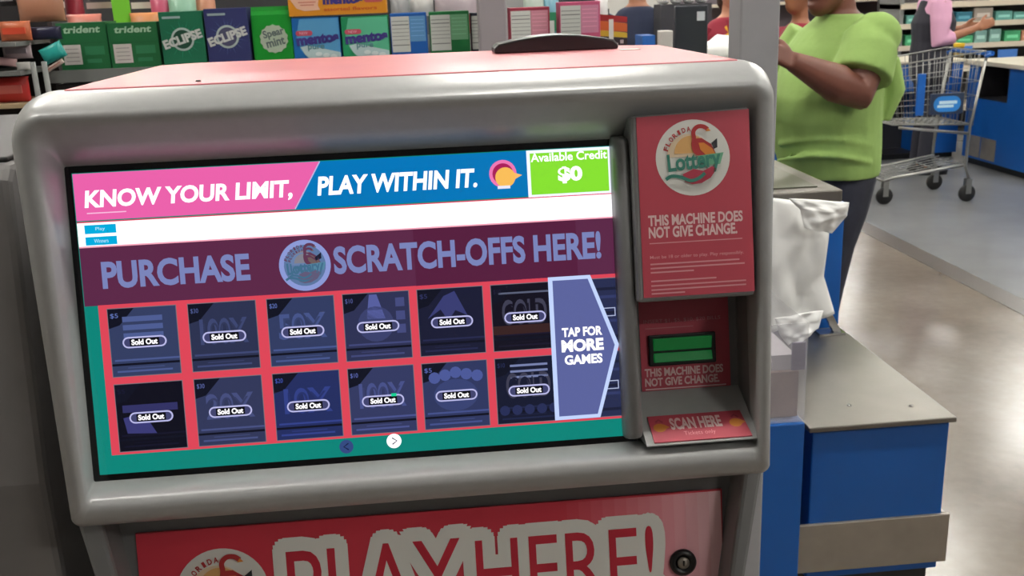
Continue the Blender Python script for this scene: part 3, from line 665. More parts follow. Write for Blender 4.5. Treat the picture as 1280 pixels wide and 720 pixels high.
# ---- left end: side rack with bags
sr = thing('side_rack', 'dark wire candy rack at the left edge of the photo, beside the gum shelf', 'rack', (-1.32, 3.2, 0))
x0r, x1r = -1.75, RX0-.03
t = MB(); t.bx(x0r, x1r, 3.32, 3.36, .1, 1.9, mat('near_black_panel', (36, 32, 34), .7)); obj('back_panel', t, sr)
for px_y, nm in ((128, 'shelf'), (88, 'shelf'), (52, 'shelf')):
    z = at(20, px_y, y=3.1).z; t = MB(); t.bx(x0r, x1r, 3.04, 3.32, z-.012, z, mat('tan_shelf_edge', (172, 150, 118), .6) if px_y == 128 else gm_); obj(nm, t, sr)
for x in (at(46, 80, y=3.06).x, at(60, 80, y=3.06).x):
    t = MB(); t.tube([(x, 3.03, .1), (x, 3.03, 1.45)], .008, gm_); obj('upright', t, sr)
t = MB(); t.bx(x0r, x1r, 3.04, 3.36, 0, .1, blackp); obj('plinth', t, sr)
za, zb_, zc_ = [at(20, q, y=3.1).z+.001 for q in (128, 88, 52)]
pouch(-22, 96, 31, 118, 3.08, (204, 58, 54), 'glossy red bag on the lowest visible shelf at the left edge', z=za, col2=(226, 120, 112))
pouch(-14, 72, 16, 92, 3.1, (228, 184, 184), 'pale pink bag above the red bag at the left edge', z=zb_+.012, tilt=.15)
pouch(0, 54, 34, 78, 3.12, (178, 160, 164), 'lilac grey bag on the middle shelf of the side rack', z=zb_+.03, col2=(140, 130, 136))
pouch(16, 78, 33, 88, 3.05, (200, 198, 194), 'small white packet on the middle shelf of the side rack', z=zb_, name='candy_packet')
pouch(-4, 26, 33, 50, 3.1, (196, 106, 70), 'orange and tan snack bag on the upper shelf of the side rack', z=zc_, col2=(212, 78, 52))
pouch(34, 33, 72, 54, 3.12, (34, 34, 60), 'navy packet on the upper shelf of the side rack', z=zc_)
pouch(20, -10, 74, 32, 3.2, (176, 124, 98), 'peach brown snack bag above the navy packet', z=zc_+.05)
pouch(48, 56, 76, 80, 3.1, (38, 160, 152), 'teal packet beside the leftmost dark green carton', z=zb_+.02, tilt=-.4)
pouch(50, 80, 78, 96, 3.1, (196, 178, 168), 'tan and white packet under the teal packet', z=za+.09, tilt=-.5, col2=(170, 120, 110))
pouch(-2, -10, 14, 24, 3.22, (40, 36, 40), 'black snack bag in the top left corner', z=zc_+.1, col2=(150, 146, 146))
pouch(78, -14, 98, 14, 3.425, (150, 44, 60), 'dark red pouch behind the leftmost dark green carton', z=zs+.001)

# ================================================================== right hand grey pole
A = at(925, 60, y=2.02); B = at(974, 60, y=2.02)
pole = thing('support_pole', 'square grey metal pole rising behind the right corner of the vending machine', 'pole', ((A.x+B.x)/2, 2.06, 0))
pm = mat('pole_grey', (172, 172, 176), .5, .1, noise=.03)
t = MB(); t.bx(A.x, B.x, 2.02, 2.02+(B.x-A.x), .01, 2.6, pm); obj('shaft', t, pole, bevel=.004)
t = MB(); t.bx(A.x-.03, B.x, 1.99, 2.13, 0, .012, pm); obj('foot_plate', t, pole)

# ================================================================== near checkout (bagging end)
ck = thing('bagging_counter', 'low blue bagging counter with a stainless steel top, at the lower right', 'counter', (1.08, 2.55, 0))
t = MB(); t.bx(.915, 1.268, 2.2, 2.9, .1, .515, blue); obj('body', t, ck, bevel=.004)
t = MB(); t.bx(.90, 1.278, 2.185, 2.905, .519, .533, steel); obj('steel_top', t, ck, bevel=.003)
t = MB(); t.bx(.905, 1.262, 2.24, 2.88, 0, .1, blackp); obj('kick_recess', t, ck)
t = MB(); t.bx(.885, 1.285, 2.188, 2.199, .125, .262, steel_d); t.bx(1.2685, 1.2785, 2.199, 2.85, .125, .262, steel_d); plabel(obj('bumper_plate', t, ck, bevel=.002), 'brushed steel bumper plate on the blue front')
for x, y in ((1.05, 2.3), (1.2, 2.27), (.97, 2.55)): t = MB(); t.disc_ring((x, y, .533), (0, 0, 1), [(0, .0002), (.006, .0002), (.005, .002), (0, .0025)], chrome, 12); obj('rivet', t, ck)
pil = thing('blue_pillar', 'narrow blue panel with a clear acrylic bin on it, between the vending machine and the bagging counter', 'counter', (.82, 2.3, 0))
t = MB(); t.bx(.765, .882, 2.17, 2.5, 0, .555, blue); obj('panel', t, pil, bevel=.003)
acr = mat('clear_acrylic', (235, 236, 245), .05, trans=0., spec=.5, alpha=.14)
tagm = mat('violet_grey_tag', (104, 96, 118), .5)
t = MB(); t.bx(.790, .882, 2.175, 2.179, .557, .81, acr); t.bx(.878, .882, 2.18, 2.45, .557, .81, acr); t.bx(.79, .878, 2.446, 2.45, .557, .81, acr); t.bx(.79, .878, 2.18, 2.446, .557, .561, acr)
obj('acrylic_bin', t, pil)
t = MB(); t.bx(.846, .88, 2.181, 2.186, .69, .76, tagm); obj('paper_tag', t, pil)
t = MB(); t.bx(.80, .872, 2.2, 2.44,   .562, .68, mat('brown_paper_stack', (132, 112, 108), .7, noise=.1, nscale=30)); t.bx(.806, .866, 2.21, 2.43, .681, .72, mat('pale_grey_stack', (160, 154, 160), .7)); tag(obj('leaflets', t), 'brownish leaflets standing inside the clear acrylic bin', 'leaflets')

uc = thing('checkout_counter', 'waist high blue checkout counter with a glass and steel top, behind the white bags', 'counter', (1.0, 3.5, 0))
t = MB(); t.bx(.93, 1.285, 2.93, 4.0, .05, .93, blue); obj('body', t, uc, bevel=.004)
t = MB(); t.bx(.915, 1.262, 2.90, 4.02, .932, .975, steel); obj('steel_rim', t, uc, bevel=.004)
t = MB(); t.bx(.94, 1.205, 2.96, 3.6, .9755, .979, mat('grey_green_glass', (84, 84, 72), .4, spec=.3)); obj('glass_plate', t, uc)
t = MB(); t.bx(.94, 1.205, 3.62, 3.98, .9755, .985, rubber); obj('conveyor_belt', t, uc)
t = MB(); t.bx(.95, 1.25, 2.95, 3.98, 0, .05, blackp); obj('kick_recess', t, uc)
# bag rack and bags
brk = thing('bag_rack', 'chrome wire bag rack with prongs above the steel bagging top', 'rack', (1.1, 2.85, .534))
t = MB(); t.tube([(1.10, 2.89, .542), (1.10, 2.78, .70), (1.10, 2.78, .95), (1.10, 2.85, .955)], .006, chrome); obj('arm', t, brk)
t = MB(); t.tube([(.98, 2.89, .542), (.98, 2.78, .70), (.98, 2.78, .95), (.98, 2.85, .955)], .006, chrome); obj('arm', t, brk)
t = MB(); t.tube([(.93, 2.79, .945), (1.20, 2.79, .945)], .005, chrome); obj('rail', t, brk)
t = MB(); t.box((1.235, 2.84, .552), (.022, .02, .1), chrome, Matrix.Rotation(-.5, 3, 'Y')); t.bx(1.18, 1.262, 2.82, 2.87, .534, .542, chrome); obj('bracket', t, brk)
bagm = mat('white_film_bag', (252, 252, 251), .4, bump=.12, nscale=7, spec=.3)
def bag(px_poly, Y, th, lb, seed, name='plastic_bag', par=None):
    """hanging bag: outline pixels at its depth, filled grid with creases and a soft thickness"""
    rg = random.Random(seed)
    L = [at(x, y, y=Y) for x, y in px_poly[0]]; R = [at(x, y, y=Y) for x, y in px_poly[1]]
    n, k = 30, 16; 
    def samp(P, s):
        s *= len(P)-1; i = min(int(s), len(P)-2); return P[i].lerp(P[i+1], s-i)
    fr, bk = [], []
    for j in range(n+1):
        s = j/n; a_, b_ = samp(L, s), samp(R, s); rf, rbk = [], []
        for i in range(k+1):
            u = i/k; p = a_.lerp(b_, u); d = th*(math.sin(PI*u)**.5)*(.35+.65*math.sin(PI*min(1, s*1.1+.02)))
            cr = .010*math.sin(u*7+s*4+seed)+.004*math.sin(u*15-s*9)+.003*math.sin(s*19+u*9)+.0015*rg.uniform(-1, 1)
            cr *= math.sin(PI*u)**.3
            rf.append(p+V((0, -d*.5+cr, 0))); rbk.append(p+V((0, d*.5+cr*.5, 0)))
        fr.append(rf); bk.append(rbk[::-1])
    t = MB(); t.rings([a+b for a, b in zip(fr, bk)], bagm)
    if par: return plabel(obj('bunched_handles', t, par, smooth_it=1), lb)
    return tag(obj(name, t, smooth_it=1), lb, 'bag', 'white carrier bags on the bag rack')
b1 = bag(([(950, 246), (950, 300), (950, 360), (955, 418)], [(1040, 255), (1036, 300), (1030, 345), (1044, 392)]), 2.765, .05, 'big white plastic carrier bag with bunched handles hanging from the chrome rack', 1)
bag(([(985, 248), (1000, 262), (1005, 285)], [(1062, 253), (1059, 270), (1040, 292)]), 2.70, .04, 'crumpled bunched handles sticking out to the right', 5, par=b1)
bag(([(968, 398), (975, 420), (985, 432)], [(1030, 388), (1024, 408), (1012, 420)]), 2.66, .03, 'bluish white bag end hanging lowest, above the acrylic bin', 9)

# ================================================================== people
skin_d = mat('brown_skin', (112, 66, 52), .5, noise=.06, nscale=12)
skin_m = mat('warm_skin', (196, 140, 112), .5, noise=.05, nscale=12)
skin_t = mat('tan_skin', (150, 98, 70), .5, noise=.05, nscale=12)
def ering(c, a, b, ang, n=20, tilt=0.):
    ca, sa = math.cos(ang), math.sin(ang)
    return [V(c)+V((ca*a*math.cos(t_)-sa*b*math.sin(t_), sa*a*math.cos(t_)+ca*b*math.sin(t_), tilt*math.cos(t_)*a)) for t_ in [2*PI*k/n for k in range(n)]]
def face_head(mb, c, fwd, m, s=1.):
    """head with jaw, nose, lips, brow and ears; c = centre"""
    c = V(c); f = V(fwd).normalized(); l = V((0, 0, 1)).cross(f).normalized(); u = V((0, 0, 1)); rot = Matrix((f, l, u)).transposed()
    Q = lambda x, y, z: c+(f*x+l*y+u*z)*s
    mb.ball(c, (.098*s, .077*s, .118*s), m, 20, 14, rot); mb.ball(Q(.035, 0, -.06), (.055*s, .056*s, .06*s), m, 16, 10, rot)
    mb.tube([Q(.09, 0, .02), Q(.108, 0, -.012), Q(.1, 0, -.03)], [.008*s, .014*s, .012*s], m); mb.ball(Q(.088, 0, -.058), (.012*s, .026*s, .008*s), m, 12, 6, rot); mb.ball(Q(.086, 0, -.072), (.012*s, .022*s, .007*s), m, 12, 6, rot)
    for sd in (1, -1):
        mb.ball(Q(-.005, .078*sd, -.005), (.02*s, .01*s, .032*s), m, 10, 8, rot); mb.ball(Q(.085, .03*sd, .032), (.012*s, .024*s, .008*s), m, 10, 6, rot)
def eyes(parent, c, fwd, s=1.):
    c = V(c); f = V(fwd).normalized(); l = V((0, 0, 1)).cross(f).normalized()
    for sd in (1, -1):
        t = MB(); t.ball(c+(f*.082+l*.031*sd+V((0, 0, .012)))*s, .011*s, flat(230, 226, 220), 12, 8); t.ball(c+(f*.0915+l*.031*sd+V((0, 0, .012)))*s, .005*s, flat(30, 20, 16), 10, 6); obj('eye', t, parent)
def hair(parent, c, fwd, m, s=1., long=0.):
    c = V(c); f = V(fwd).normalized(); l = V((0, 0, 1)).cross(f).normalized(); rot = Matrix((f, l, V((0, 0, 1)))).transposed()
    t = MB(); t.ball(c+(f*-.014+V((0, 0, .028)))*s, (.1*s, .086*s, .108*s), m, 20, 12, rot)
    if long: t.tube([c-f*.05*s, c-f*.07*s-V((0, 0, .1)), c-f*.06*s-V((0, 0, long))], [.08*s, .08*s, .05*s], m, 14)
    obj('hair', t, parent, remesh=.008, smooth_it=4)
def hand(mb, wrist, d, pn, m, s=1., curl=.5, thumb=1):
    """palm, four fingers of different length, thumb from the side; d = direction, pn = palm normal"""
    w = V(wrist); d = V(d).normalized(); pn = V(pn); pn = (pn-d*pn.dot(d)).normalized(); a = d.cross(pn)
    i = [w+a*x*.038*s+pn*y*.013*s+d*z*s for z in (-.01, .09) for x, y in ((-.8, -1), (.8, -1), (1, 0), (.8, 1), (-.8, 1), (-1, 0))]
    mb.rings([i[:6], i[6:]], m)
    for k, ln in enumerate((.066, .076, .072, .056)):
        b0 = w+d*.085*s+a*(-.028+.0187*k)*s; c1 = curl*.55; p = [b0-d*.012*s, b0]; dd = d
        for j, q in enumerate((.42, .33, .25)):
            dd = (dd*math.cos(c1)+pn*math.sin(c1)).normalized(); p.append(p[-1]+dd*ln*q*s)
        mb.tube(p, [.009*s, .0095*s, .009*s, .0082*s, .007*s], m, 8)
    b0 = w+d*.025*s-a*.032*s*thumb; t1 = (d*.75-a*.75*thumb+pn*.3).normalized(); t2_ = (d*.95-a*.2*thumb+pn*.4).normalized()
    mb.tube([b0, b0+t1*.035*s, b0+t1*.035*s+t2_*.03*s, b0+t1*.035*s+t2_*.055*s], [.015*s, .012*s, .0105*s, .008*s], m, 8)

# ---- man in the green shirt
MY = 4.25
man = thing('person', 'heavyset person in a bright lime green t-shirt and dark trousers, forearms raised in front', 'person', (1.78, MY, 0))
gx = lambda px, py, y=MY: at(px, py, y=y)
fwd = V((-.93, -.36, 0)).normalized(); lft = V((0, 0, 1)).cross(fwd).normalized(); fa = math.atan2(fwd.y, fwd.x)
T0 = V((1.79, MY, 0))
body = MB(); sk = skin_d
# torso under the shirt
tor = [(.80, .0, .17, .19), (.92, .02, .19, .20), (1.06, .03, .21, .21), (1.2, .01, .18, .21), (1.34, -.01, .14, .2), (1.42, -.02, .09, .13), (1.47, .0, .065, .075), (1.56, .02, .06, .066)]
body.rings([ering(T0+fwd*o+V((0, 0, z)), a_, b_, fa) for z, o, a_, b_ in tor], sk)
headc = T0+fwd*.065+V((0, 0, 1.585)); hf = (fwd+V((0, 0, -.25))).normalized(); face_head(body, headc, V((fwd.x, fwd.y, -.3)), sk, 1.06)
shL = T0+lft*.215+fwd*.02+V((0, 0, 1.365)); elL = gx(1070, 116, MY-.30); elL = V((elL.x, elL.y, elL.z)); wrL = gx(989, 76, MY-.36)
shR = T0-lft*.225-fwd*.015+V((0, 0, 1.365)); elR = T0-lft*.30+fwd*.10+V((0, 0, 1.08)); wrR = T0-lft*.08+fwd*.42+V((0, 0, 1.16))
mid = lambda a_, b_, t_: a_.lerp(b_, t_)
body.tube([shL, mid(shL, elL, .5), elL, mid(elL, wrL, .3), mid(elL, wrL, .7), wrL], [.078, .085, .078, .078, .055, .038], sk, 14)
body.tube([shR, mid(shR, elR, .5), elR, mid(elR, wrR, .3), wrR], [.085, .075, .058, .062, .033], sk, 14)
hand(body, wrL, wrL-elL, V((0, .6, -.3)), sk, 1.08, .9, 1); hand(body, wrR, wrR-elR, V((0, -.5, .3)), sk, 1.08, .9, -1)
for sd, kn, an in ((1, V((-.05, 0, .47)), V((-.10, 0, .09))), (-1, V((-.07, 0, .47)), V((-.12, .02, .09)))):
    hip = T0+lft*.095*sd+V((0, 0, .82)); K = T0+lft*.105*sd+kn; A_ = T0+lft*.1*sd+an
    body.tube([hip, mid(hip, K, .5), K, mid(K, A_, .35), A_], [.115, .1, .07, .066, .042], sk, 14)
    body.tube([A_+V((0, 0, -.03)), A_+fwd*.06+V((0, 0, -.05)), A_+fwd*.16+V((0, 0, -.06))], [.04, .04, .028], sk, 10)
obj('body', body, man, remesh=.0075, smooth_it=3)
gshirt = mat('lime_green_cotton', (146, 178, 98), .85, noise=.05, nscale=9, bump=.5)
s = MB()
tor = [(.775, .012, .195, .225), (.80, .014, .20, .23), (.90, .035, .222, .238), (1.02, .055, .235, .242), (1.12, .05, .228, .24), (1.22, .03, .205, .238), (1.32, .01, .172, .232), (1.385, -.005, .135, .20), (1.43, -.01, .10, .135), (1.455, -.002, .082, .095)]
s.rings([ering(T0+fwd*o+V((0, 0, z)), a_, b_, fa, 28, tilt=0.) for z, o, a_, b_ in tor], gshirt)
sl1 = mid(shL, elL, .80)+V((0, 0, .01))
s.ball(shL-fwd*.015, (.103, .10, .10), gshirt)
s.tube([shL+V((0, 0, .008))-lft*.03, mid(shL, elL, .3), mid(shL, elL, .55), mid(shL, elL, .72)], [.098, .116, .122, .124], gshirt, 16)
s.tube([shR+lft*.03, mid(shR, elR, .4), mid(shR, elR, .75)], [.10, .1, .102], gshirt, 16)
# folds: loose cloth hanging at the back of the arm and across the belly
s.tube([T0+lft*.12-fwd*.17+V((0, 0, 1.26)), T0+lft*.13-fwd*.20+V((0, 0, 1.13)), T0+lft*.12-fwd*.17+V((0, 0, 1.0))], [.05, .055, .03], gshirt, 10)
for zf, am in ((.86, .012), (.93, .010), (1.0, .009)):
    s.tube([T0+fwd*(.05+.225*math.cos(q))+lft*(.235*math.sin(q))+V((0, 0, zf+.03*math.sin(q*2))) for q in [i_*.22-.2 for i_ in range(10)]], am, gshirt, 6)
ss = obj('t_shirt', s, man, remesh=.009, smooth_it=5)
tr = MB(); tm = mat('dark_denim', (40, 42, 54), .85, noise=.1, nscale=20, bump=.2)
tr.rings([ering(T0+fwd*o+V((0, 0, z)), a_, b_, fa) for z, o, a_, b_ in ((.70, 0, .15, .19), (.78, .005, .175, .21), (.86, .01, .185, .215))], tm)
for sd, kn, an in ((1, V((-.05, 0, .47)), V((-.10, 0, .09))), (-1, V((-.07, 0, .47)), V((-.12, .02, .09)))):
    hip = T0+lft*.09*sd+V((0, 0, .78)); K = T0+lft*.105*sd+kn; A_ = T0+lft*.1*sd+an
    tr.tube([hip, mid(hip, K, .5), K, mid(K, A_, .5), A_+V((0, 0, -.01))], [.13, .118, .09, .08, .074], tm, 16)
obj('trousers', tr, man, remesh=.009, smooth_it=4)
for sd in (1, -1):
    A_ = T0+lft*.1*sd+V((-.1, 0, 0)); t = MB()
    t.rings([[V((p.x, p.y, 0))+V((0, 0, z)) for p in ering(A_+fwd*.05, .145*k_, .052*k_, fa)] for z, k_ in ((.001, .95), (.03, 1), (.05, .85), (.075, .55), (.1, .4))], flat(28, 28, 32)); obj('shoe', t, man)
hair(man, headc, fwd, flat(22, 18, 16), 1.06); eyes(man, headc, V((fwd.x, fwd.y, -.3)), 1.06)

def person(label, base, face_dir, height, skin, top_m, leg_m, hair_m, armL=None, armR=None, sleeve=.5, sleeve_m=None, vest_m=None, girth=1., long=0., holds=None):
    s_ = height/1.70; f = V(face_dir).normalized(); l = V((0, 0, 1)).cross(f).normalized(); b0 = V(base); fa = math.atan2(f.y, f.x)
    P = lambda x, y, z: b0+(f*x+l*y+V((0, 0, z)))*s_
    root = thing('person', label, 'person', b0)
    b = MB(); g = girth
    R = lambda prof, k=1.: [ering(P(o, 0, z), a_*k*s_, b_*k*s_, fa) for z, o, a_, b_ in prof]
    prof = [(.84, 0, .10*g, .16*g), (.95, .0, .105*g, .165*g), (1.05, .0, .1*g, .145*g), (1.2, .0, .11*g, .16*g), (1.32, 0, .1, .165), (1.39, -.01, .065, .11), (1.43, -.005, .052, .058), (1.5, .0, .05, .054)]
    b.rings(R(prof), skin); hc = P(.015, 0, 1.585); face_head(b, hc, f, skin, s_)
    arms = []
    for sd, arm in ((1, armL), (-1, armR)):
        sh_ = P(-.005, .175*sd, 1.355)
        if arm: el, wr = P(*arm[0]), P(*arm[1])
        else: el, wr = P(-.03, .23*sd, 1.08), P(.03, .24*sd, .84)
        b.tube([sh_, mid(sh_, el, .5), el, mid(el, wr, .35), wr], [.055*s_, .046*s_, .038*s_, .038*s_, .024*s_], skin, 12)
        hand(b, wr, wr-el, -l*sd+f*.2, skin, s_, .7, sd); arms.append((sd, sh_, el, wr))
    for sd in (1, -1):
        pts = [P(0, .085*sd, .86), P(.01, .09*sd, .66), P(.015, .09*sd, .47), P(-.005, .09*sd, .3), P(-.02, .09*sd, .08)]
        b.tube(pts, [.09*s_, .08*s_, .055*s_, .052*s_, .035*s_], skin, 12); b.tube([P(-.03, .09*sd, .045), P(.05, .09*sd, .035), P(.14, .095*sd, .03)], [.036*s_, .034*s_, .024*s_], skin, 10)
    obj('body', b, root, remesh=.011, smooth_it=3)
    t = MB(); t.rings(R([(.80, 0, .118*g, .176*g), (.95, 0, .122*g, .18*g), (1.06, .0, .115*g, .16*g), (1.2, 0, .125*g, .172*g), (1.32, 0, .112, .178), (1.39, -.01, .078, .125), (1.415, -.005, .062, .072)]), top_m)
    obj('shirt', t, root, remesh=.012, smooth_it=3)
    for sd, sh_, el, wr in arms:
        t = MB(); m_ = sleeve_m or top_m
        pts = [sh_-l*.03*sd, mid(sh_, el, .5), mid(sh_, el, min(1, sleeve*1.6))]; rr = [.07*s_, .064*s_, .06*s_]
        if sleeve > .7: pts = [sh_-l*.03*sd, mid(sh_, el, .5), el, mid(el, wr, (sleeve-.7)/.3*.5+.25)]; rr = [.08*s_, .078*s_, .07*s_, .058*s_]
        t.tube(pts, rr, m_, 14); obj('sleeve', t, root, remesh=.012, smooth_it=3)
    if vest_m:
        t = MB(); t.rings(R([(.78, 0, .128*g, .188*g), (.95, 0, .132*g, .192*g), (1.06, .0, .125*g, .172*g), (1.2, 0, .136*g, .182*g), (1.30, 0, .122, .165), (1.37, -.01, .095, .12)]), vest_m)
        obj('vest', t, root, remesh=.012, smooth_it=3)
        if vest_m.name == 'yellow_vest':
            t = MB(); t.poly([P(.14, -.03, 1.36), P(.155, 0, 1.2), P(.14, .03, 1.36), P(.09, 0, 1.42)], sleeve_m); t.prism([P(.1, -.05, 1.40), P(.147, 0, 1.2), P(.1, .05, 1.40)], f*.004, sleeve_m); obj('collar', t, root)
    t = MB(); t.rings(R([(.74, 0, .11*g, .17*g), (.84, 0, .118*g, .178*g), (.93, 0, .112*g, .17*g)]), leg_m)
    for sd in (1, -1): t.tube([P(0, .085*sd, .8), P(.01, .09*sd, .66), P(.015, .09*sd, .47), P(-.005, .09*sd, .3), P(-.02, .09*sd, .08)], [.102*s_, .094*s_, .07*s_, .066*s_, .06*s_], leg_m, 14)
    obj('trousers', t, root, remesh=.012, smooth_it=3)
    for sd in (1, -1):
        t = MB(); A_ = P(.04, .092*sd, 0); t.rings([ering(V((A_.x, A_.y, z)), .135*k_*s_, .048*k_*s_, fa) for z, k_ in ((.002, .95), (.03, 1), (.05, .85), (.08, .5))], flat(26, 26, 30)); obj('shoe', t, root)
    hair(root, hc, f, hair_m, s_, long); eyes(root, hc, f, s_)
    return root, P
maroon = mat('maroon_cotton', (128, 24, 44), .85, bump=.2, nscale=12)
yel = mat('yellow_vest', (226, 178, 20), .7, bump=.2, nscale=10)
navy = mat('navy_cotton', (30, 38, 62), .85, bump=.2, nscale=12)
blackc = mat('black_cotton', (34, 34, 44), .85, bump=.2, nscale=12)
pinkc = mat('pink_cotton', (212, 160, 188), .85, bump=.2, nscale=12)
p = at(914, 40, y=5.9)
person('cashier in a yellow vest over a maroon shirt, hands on a white bag', (p.x, p.y, 0), (-.15, -1, 0), 1.70, skin_m, maroon, blackc, flat(60, 40, 28), armL=((.06, .24, 1.13), (.24, .06, 1.14)), armR=((.04, -.25, 1.13), (.26, -.16, 1.13)), sleeve_m=maroon, vest_m=yel, long=.14)
p = at(797, 30, y=7.0)
person('person in a navy t-shirt with a bare brown arm hanging, beyond the pink packs', (p.x, p.y, 0), (.3, 1, 0), 1.78, skin_t, navy, navy, flat(24, 20, 18), girth=1.15, sleeve=.25)
p = at(1166, 40, y=8.1)
person('person in a dark vest with long pink sleeves, reaching right behind the cart', (p.x, p.y, 0), (1, -.15, 0), 1.76, skin_t, pinkc, blackc, flat(24, 20, 18), armR=((-.02, -.22, 1.06), (.30, -.16, 1.16)), armL=((.02, .24, 1.10), (.3, .16, 1.14)), sleeve=.75, sleeve_m=pinkc, vest_m=blackc, girth=1.2)
p = at(984, 30, y=6.4)
person('person in a maroon top half hidden behind the grey pole and the green shirt', (p.x+.08, p.y, 0), (-1, -.3, 0), 1.62, skin_t, maroon, blackc, flat(24, 20, 18), sleeve=.8, girth=1.05)
t = MB(); a_ = at(903, 56, y=5.4); 
t.ball((a_.x+.02, 5.42, a_.z-.02), (.14, .1, .055), bagm, 18, 10); t.tube([(a_.x-.1, 5.42, a_.z-.04), (a_.x-.02, 5.4, a_.z+.01), (a_.x+.1, 5.42, a_.z+.01)], [.03, .05, .03], bagm)
tag(obj('plastic_bag', t, remesh=.008, smooth_it=2), 'white bag lying under the hands of the cashier in the yellow vest', 'bag')
zc2 = a_.z-.075

# ---- register counter in the middle distance
rc = thing('register_counter', 'grey topped register counter in front of the cashier', 'counter', (1.5, 5.2, 0))
t = MB(); t.bx(1.22, 2.05, 5.0, 5.45, 0, zc2-.03, blue); obj('body', t, rc)
t = MB(); t.bx(1.2, 2.07, 4.97, 5.47, zc2-.03, zc2, mat('pale_grey_laminate', (190, 190, 186), .4)); obj('worktop', t, rc, bevel=.005)
mo = thing('register_monitor', 'black register monitor with a small white label, left of the cashier', 'monitor', (at(863, 40, y=5.1).x, 5.12, zc2))
A = at(843, 50, y=5.1); B = at(884, 6, y=5.1)
t = MB(); t.bx(A.x, B.x, 5.08, 5.12, zc2+.03, B.z, mat('monitor_black', (30, 34, 44), .4)); obj('casing', t, mo, bevel=.006)
t = MB(); c_ = (A.x+B.x)/2; t.bx(c_-.05, c_+.05, 5.06, 5.16, zc2, zc2+.012, blackp); t.bx(c_-.02, c_+.02, 5.1, 5.13, zc2+.01, zc2+.05, blackp); obj('stand', t, mo)
t = MB(); p = at(876, 20, y=5.08); t.bx(p.x-.02, p.x+.02, 5.077, 5.0795, p.z-.022, p.z+.022, flat(200, 204, 210)); obj('sticker', t, mo)
t = MB(); A = at(821, 56, y=5.02); B = at(840, 38, y=5.02); t.bx(max(A.x, 1.2), B.x, 5.0, 5.08, zc2+.0005, B.z, mat('cream_plastic', (206, 200, 196), .5)); tag(obj('receipt_printer', t, bevel=.004), 'small cream box standing left of the black register monitor', 'printer')
t = MB(); A = at(836, 56, y=4.98); B = at(878, 50, y=4.98); t.bx(A.x+.02, B.x, 4.975, 5.07, zc2+.0005, zc2+.03, mat('black_pad', (40, 40, 44), .5)); t.bx(A.x+.015, B.x+.005, 4.972, 5.07, zc2+.03, zc2+.042, flat(176, 180, 180)); tag(obj('card_reader_shelf', t, bevel=.002), 'flat grey topped tray in front of the black register monitor', 'tray')
t = MB(); A = at(803, 57, y=6.0); B = at(819, 44, y=6.0); t.bx(A.x, B.x, 6.0, 6.2, A.z-.2, B.z, blue); t.bx(A.x-.02, B.x+.02, 5.98, 6.22, 0, A.z-.2, blue); tag(obj('blue_bin', t), 'small blue bin standing in front of the navy clothed person', 'bin')
A = at(826, 6, y=6.6); B = at(890, 0, y=6.6)
wd = thing('bag_stack', 'row of white bundled bags on a dark stand, behind the register monitor', 'bag', ((A.x+B.x)/2, 6.7, 0))
t = MB(); t.bx(A.x, B.x, 6.6, 6.8, 0, A.z, mat('dark_stand', (46, 46, 52), .7)); obj('stand', t, wd)
for k in range(4): 
    t = MB(); t.ball((A.x+(k+.5)*(B.x-A.x)/4, 6.7, A.z+.035), ((B.x-A.x)/8, .08, .04), bagm, 14, 8); obj('bundle', t, wd)

# ================================================================== shopping cart
CX0, CX1, CYc = 3.30, 3.98, 7.15
cart = thing('shopping_cart', 'grey wire shopping cart with blue plastic trim, standing behind the green shirt', 'cart', (3.7, CYc, 0))
W0, W1 = .2, .27
def lp(x, yy, z): return V((x, CYc+yy, z))
zb0, zb1, zt0, zt1 = .58, .56, 1.0, 1.08
wire = mat('galvanised_wire', (150, 150, 146), .3, .8)
t = MB(); NB = 8
def rim(s):  # loop at height fraction s
    xl = CX0+(1-s)*.08; xr = CX1-(1-s)*.02; zl = zb0+(zt0-zb0)*s; zr = zb1+(zt1-zb1)*s; hw = .22+.05*s
    return [lp(xl, -hw*.8, zl), lp(xr, -hw, zr), lp(xr, hw, zr), lp(xl, hw*.8, zl)]
for s_ in (0, .2, .4, .6, .8, 1): r_ = rim(s_); t.tube(r_+[r_[0]], .006 if s_ in (0, 1) else .0028, wire, 6)
lo_, hi_ = rim(0), rim(1)
for e in range(4):
    n_ = 14 if e % 2 == 0 else 8
    for k in range(n_): q = k/n_; t.tube([lo_[e].lerp(lo_[(e+1) % 4], q), hi_[e].lerp(hi_[(e+1) % 4], q)], .0022, wire, 5)
for k in range(1, 12): q = k/12; t.tube([lo_[0].lerp(lo_[1], q), lo_[3].lerp(lo_[2], q)], .0025, wire, 5)
for k in range(1, 6): q = k/6; t.tube([lo_[0].lerp(lo_[3], q), lo_[1].lerp(lo_[2], q)], .0025, wire, 5)
obj('basket', t, cart)
t = MB()
for sy in (-1, 1):
    t.tube([lp(CX1+.02, .25*sy, 1.05), lp(CX1-.05, .24*sy, .55), lp(CX1-.06, .24*sy, .26), lp(CX1-.02, .24*sy, .16)], .011, wire); t.tube([lp(CX1-.05, .24*sy, .27), lp(CX0+.12, .2*sy, .2), lp(CX0+.04, .18*sy, .17)], .011, wire); t.tube([lp(CX1-.05, .24*sy, .5), lp(CX0+.12, .19*sy, .56)], .010, wire)
t.tube([lp(CX0+.04, -.18, .17), lp(CX0+.04, .18, .17)], .01, wire); obj('chassis', t, cart)
t = MB()
for k in range(7): yy = -.18+.06*k; t.tube([lp(CX0+.05, yy*.9, .19), lp(CX1-.06, yy*1.2, .28)], .0035, wire, 5)
for k in range(4): t.tube([lp(CX0+.1+.17*k, -.2, .2+.02*k), lp(CX0+.1+.17*k, .2, .2+.02*k)], .0035, wire, 5)
obj('bottom_tray', t, cart)
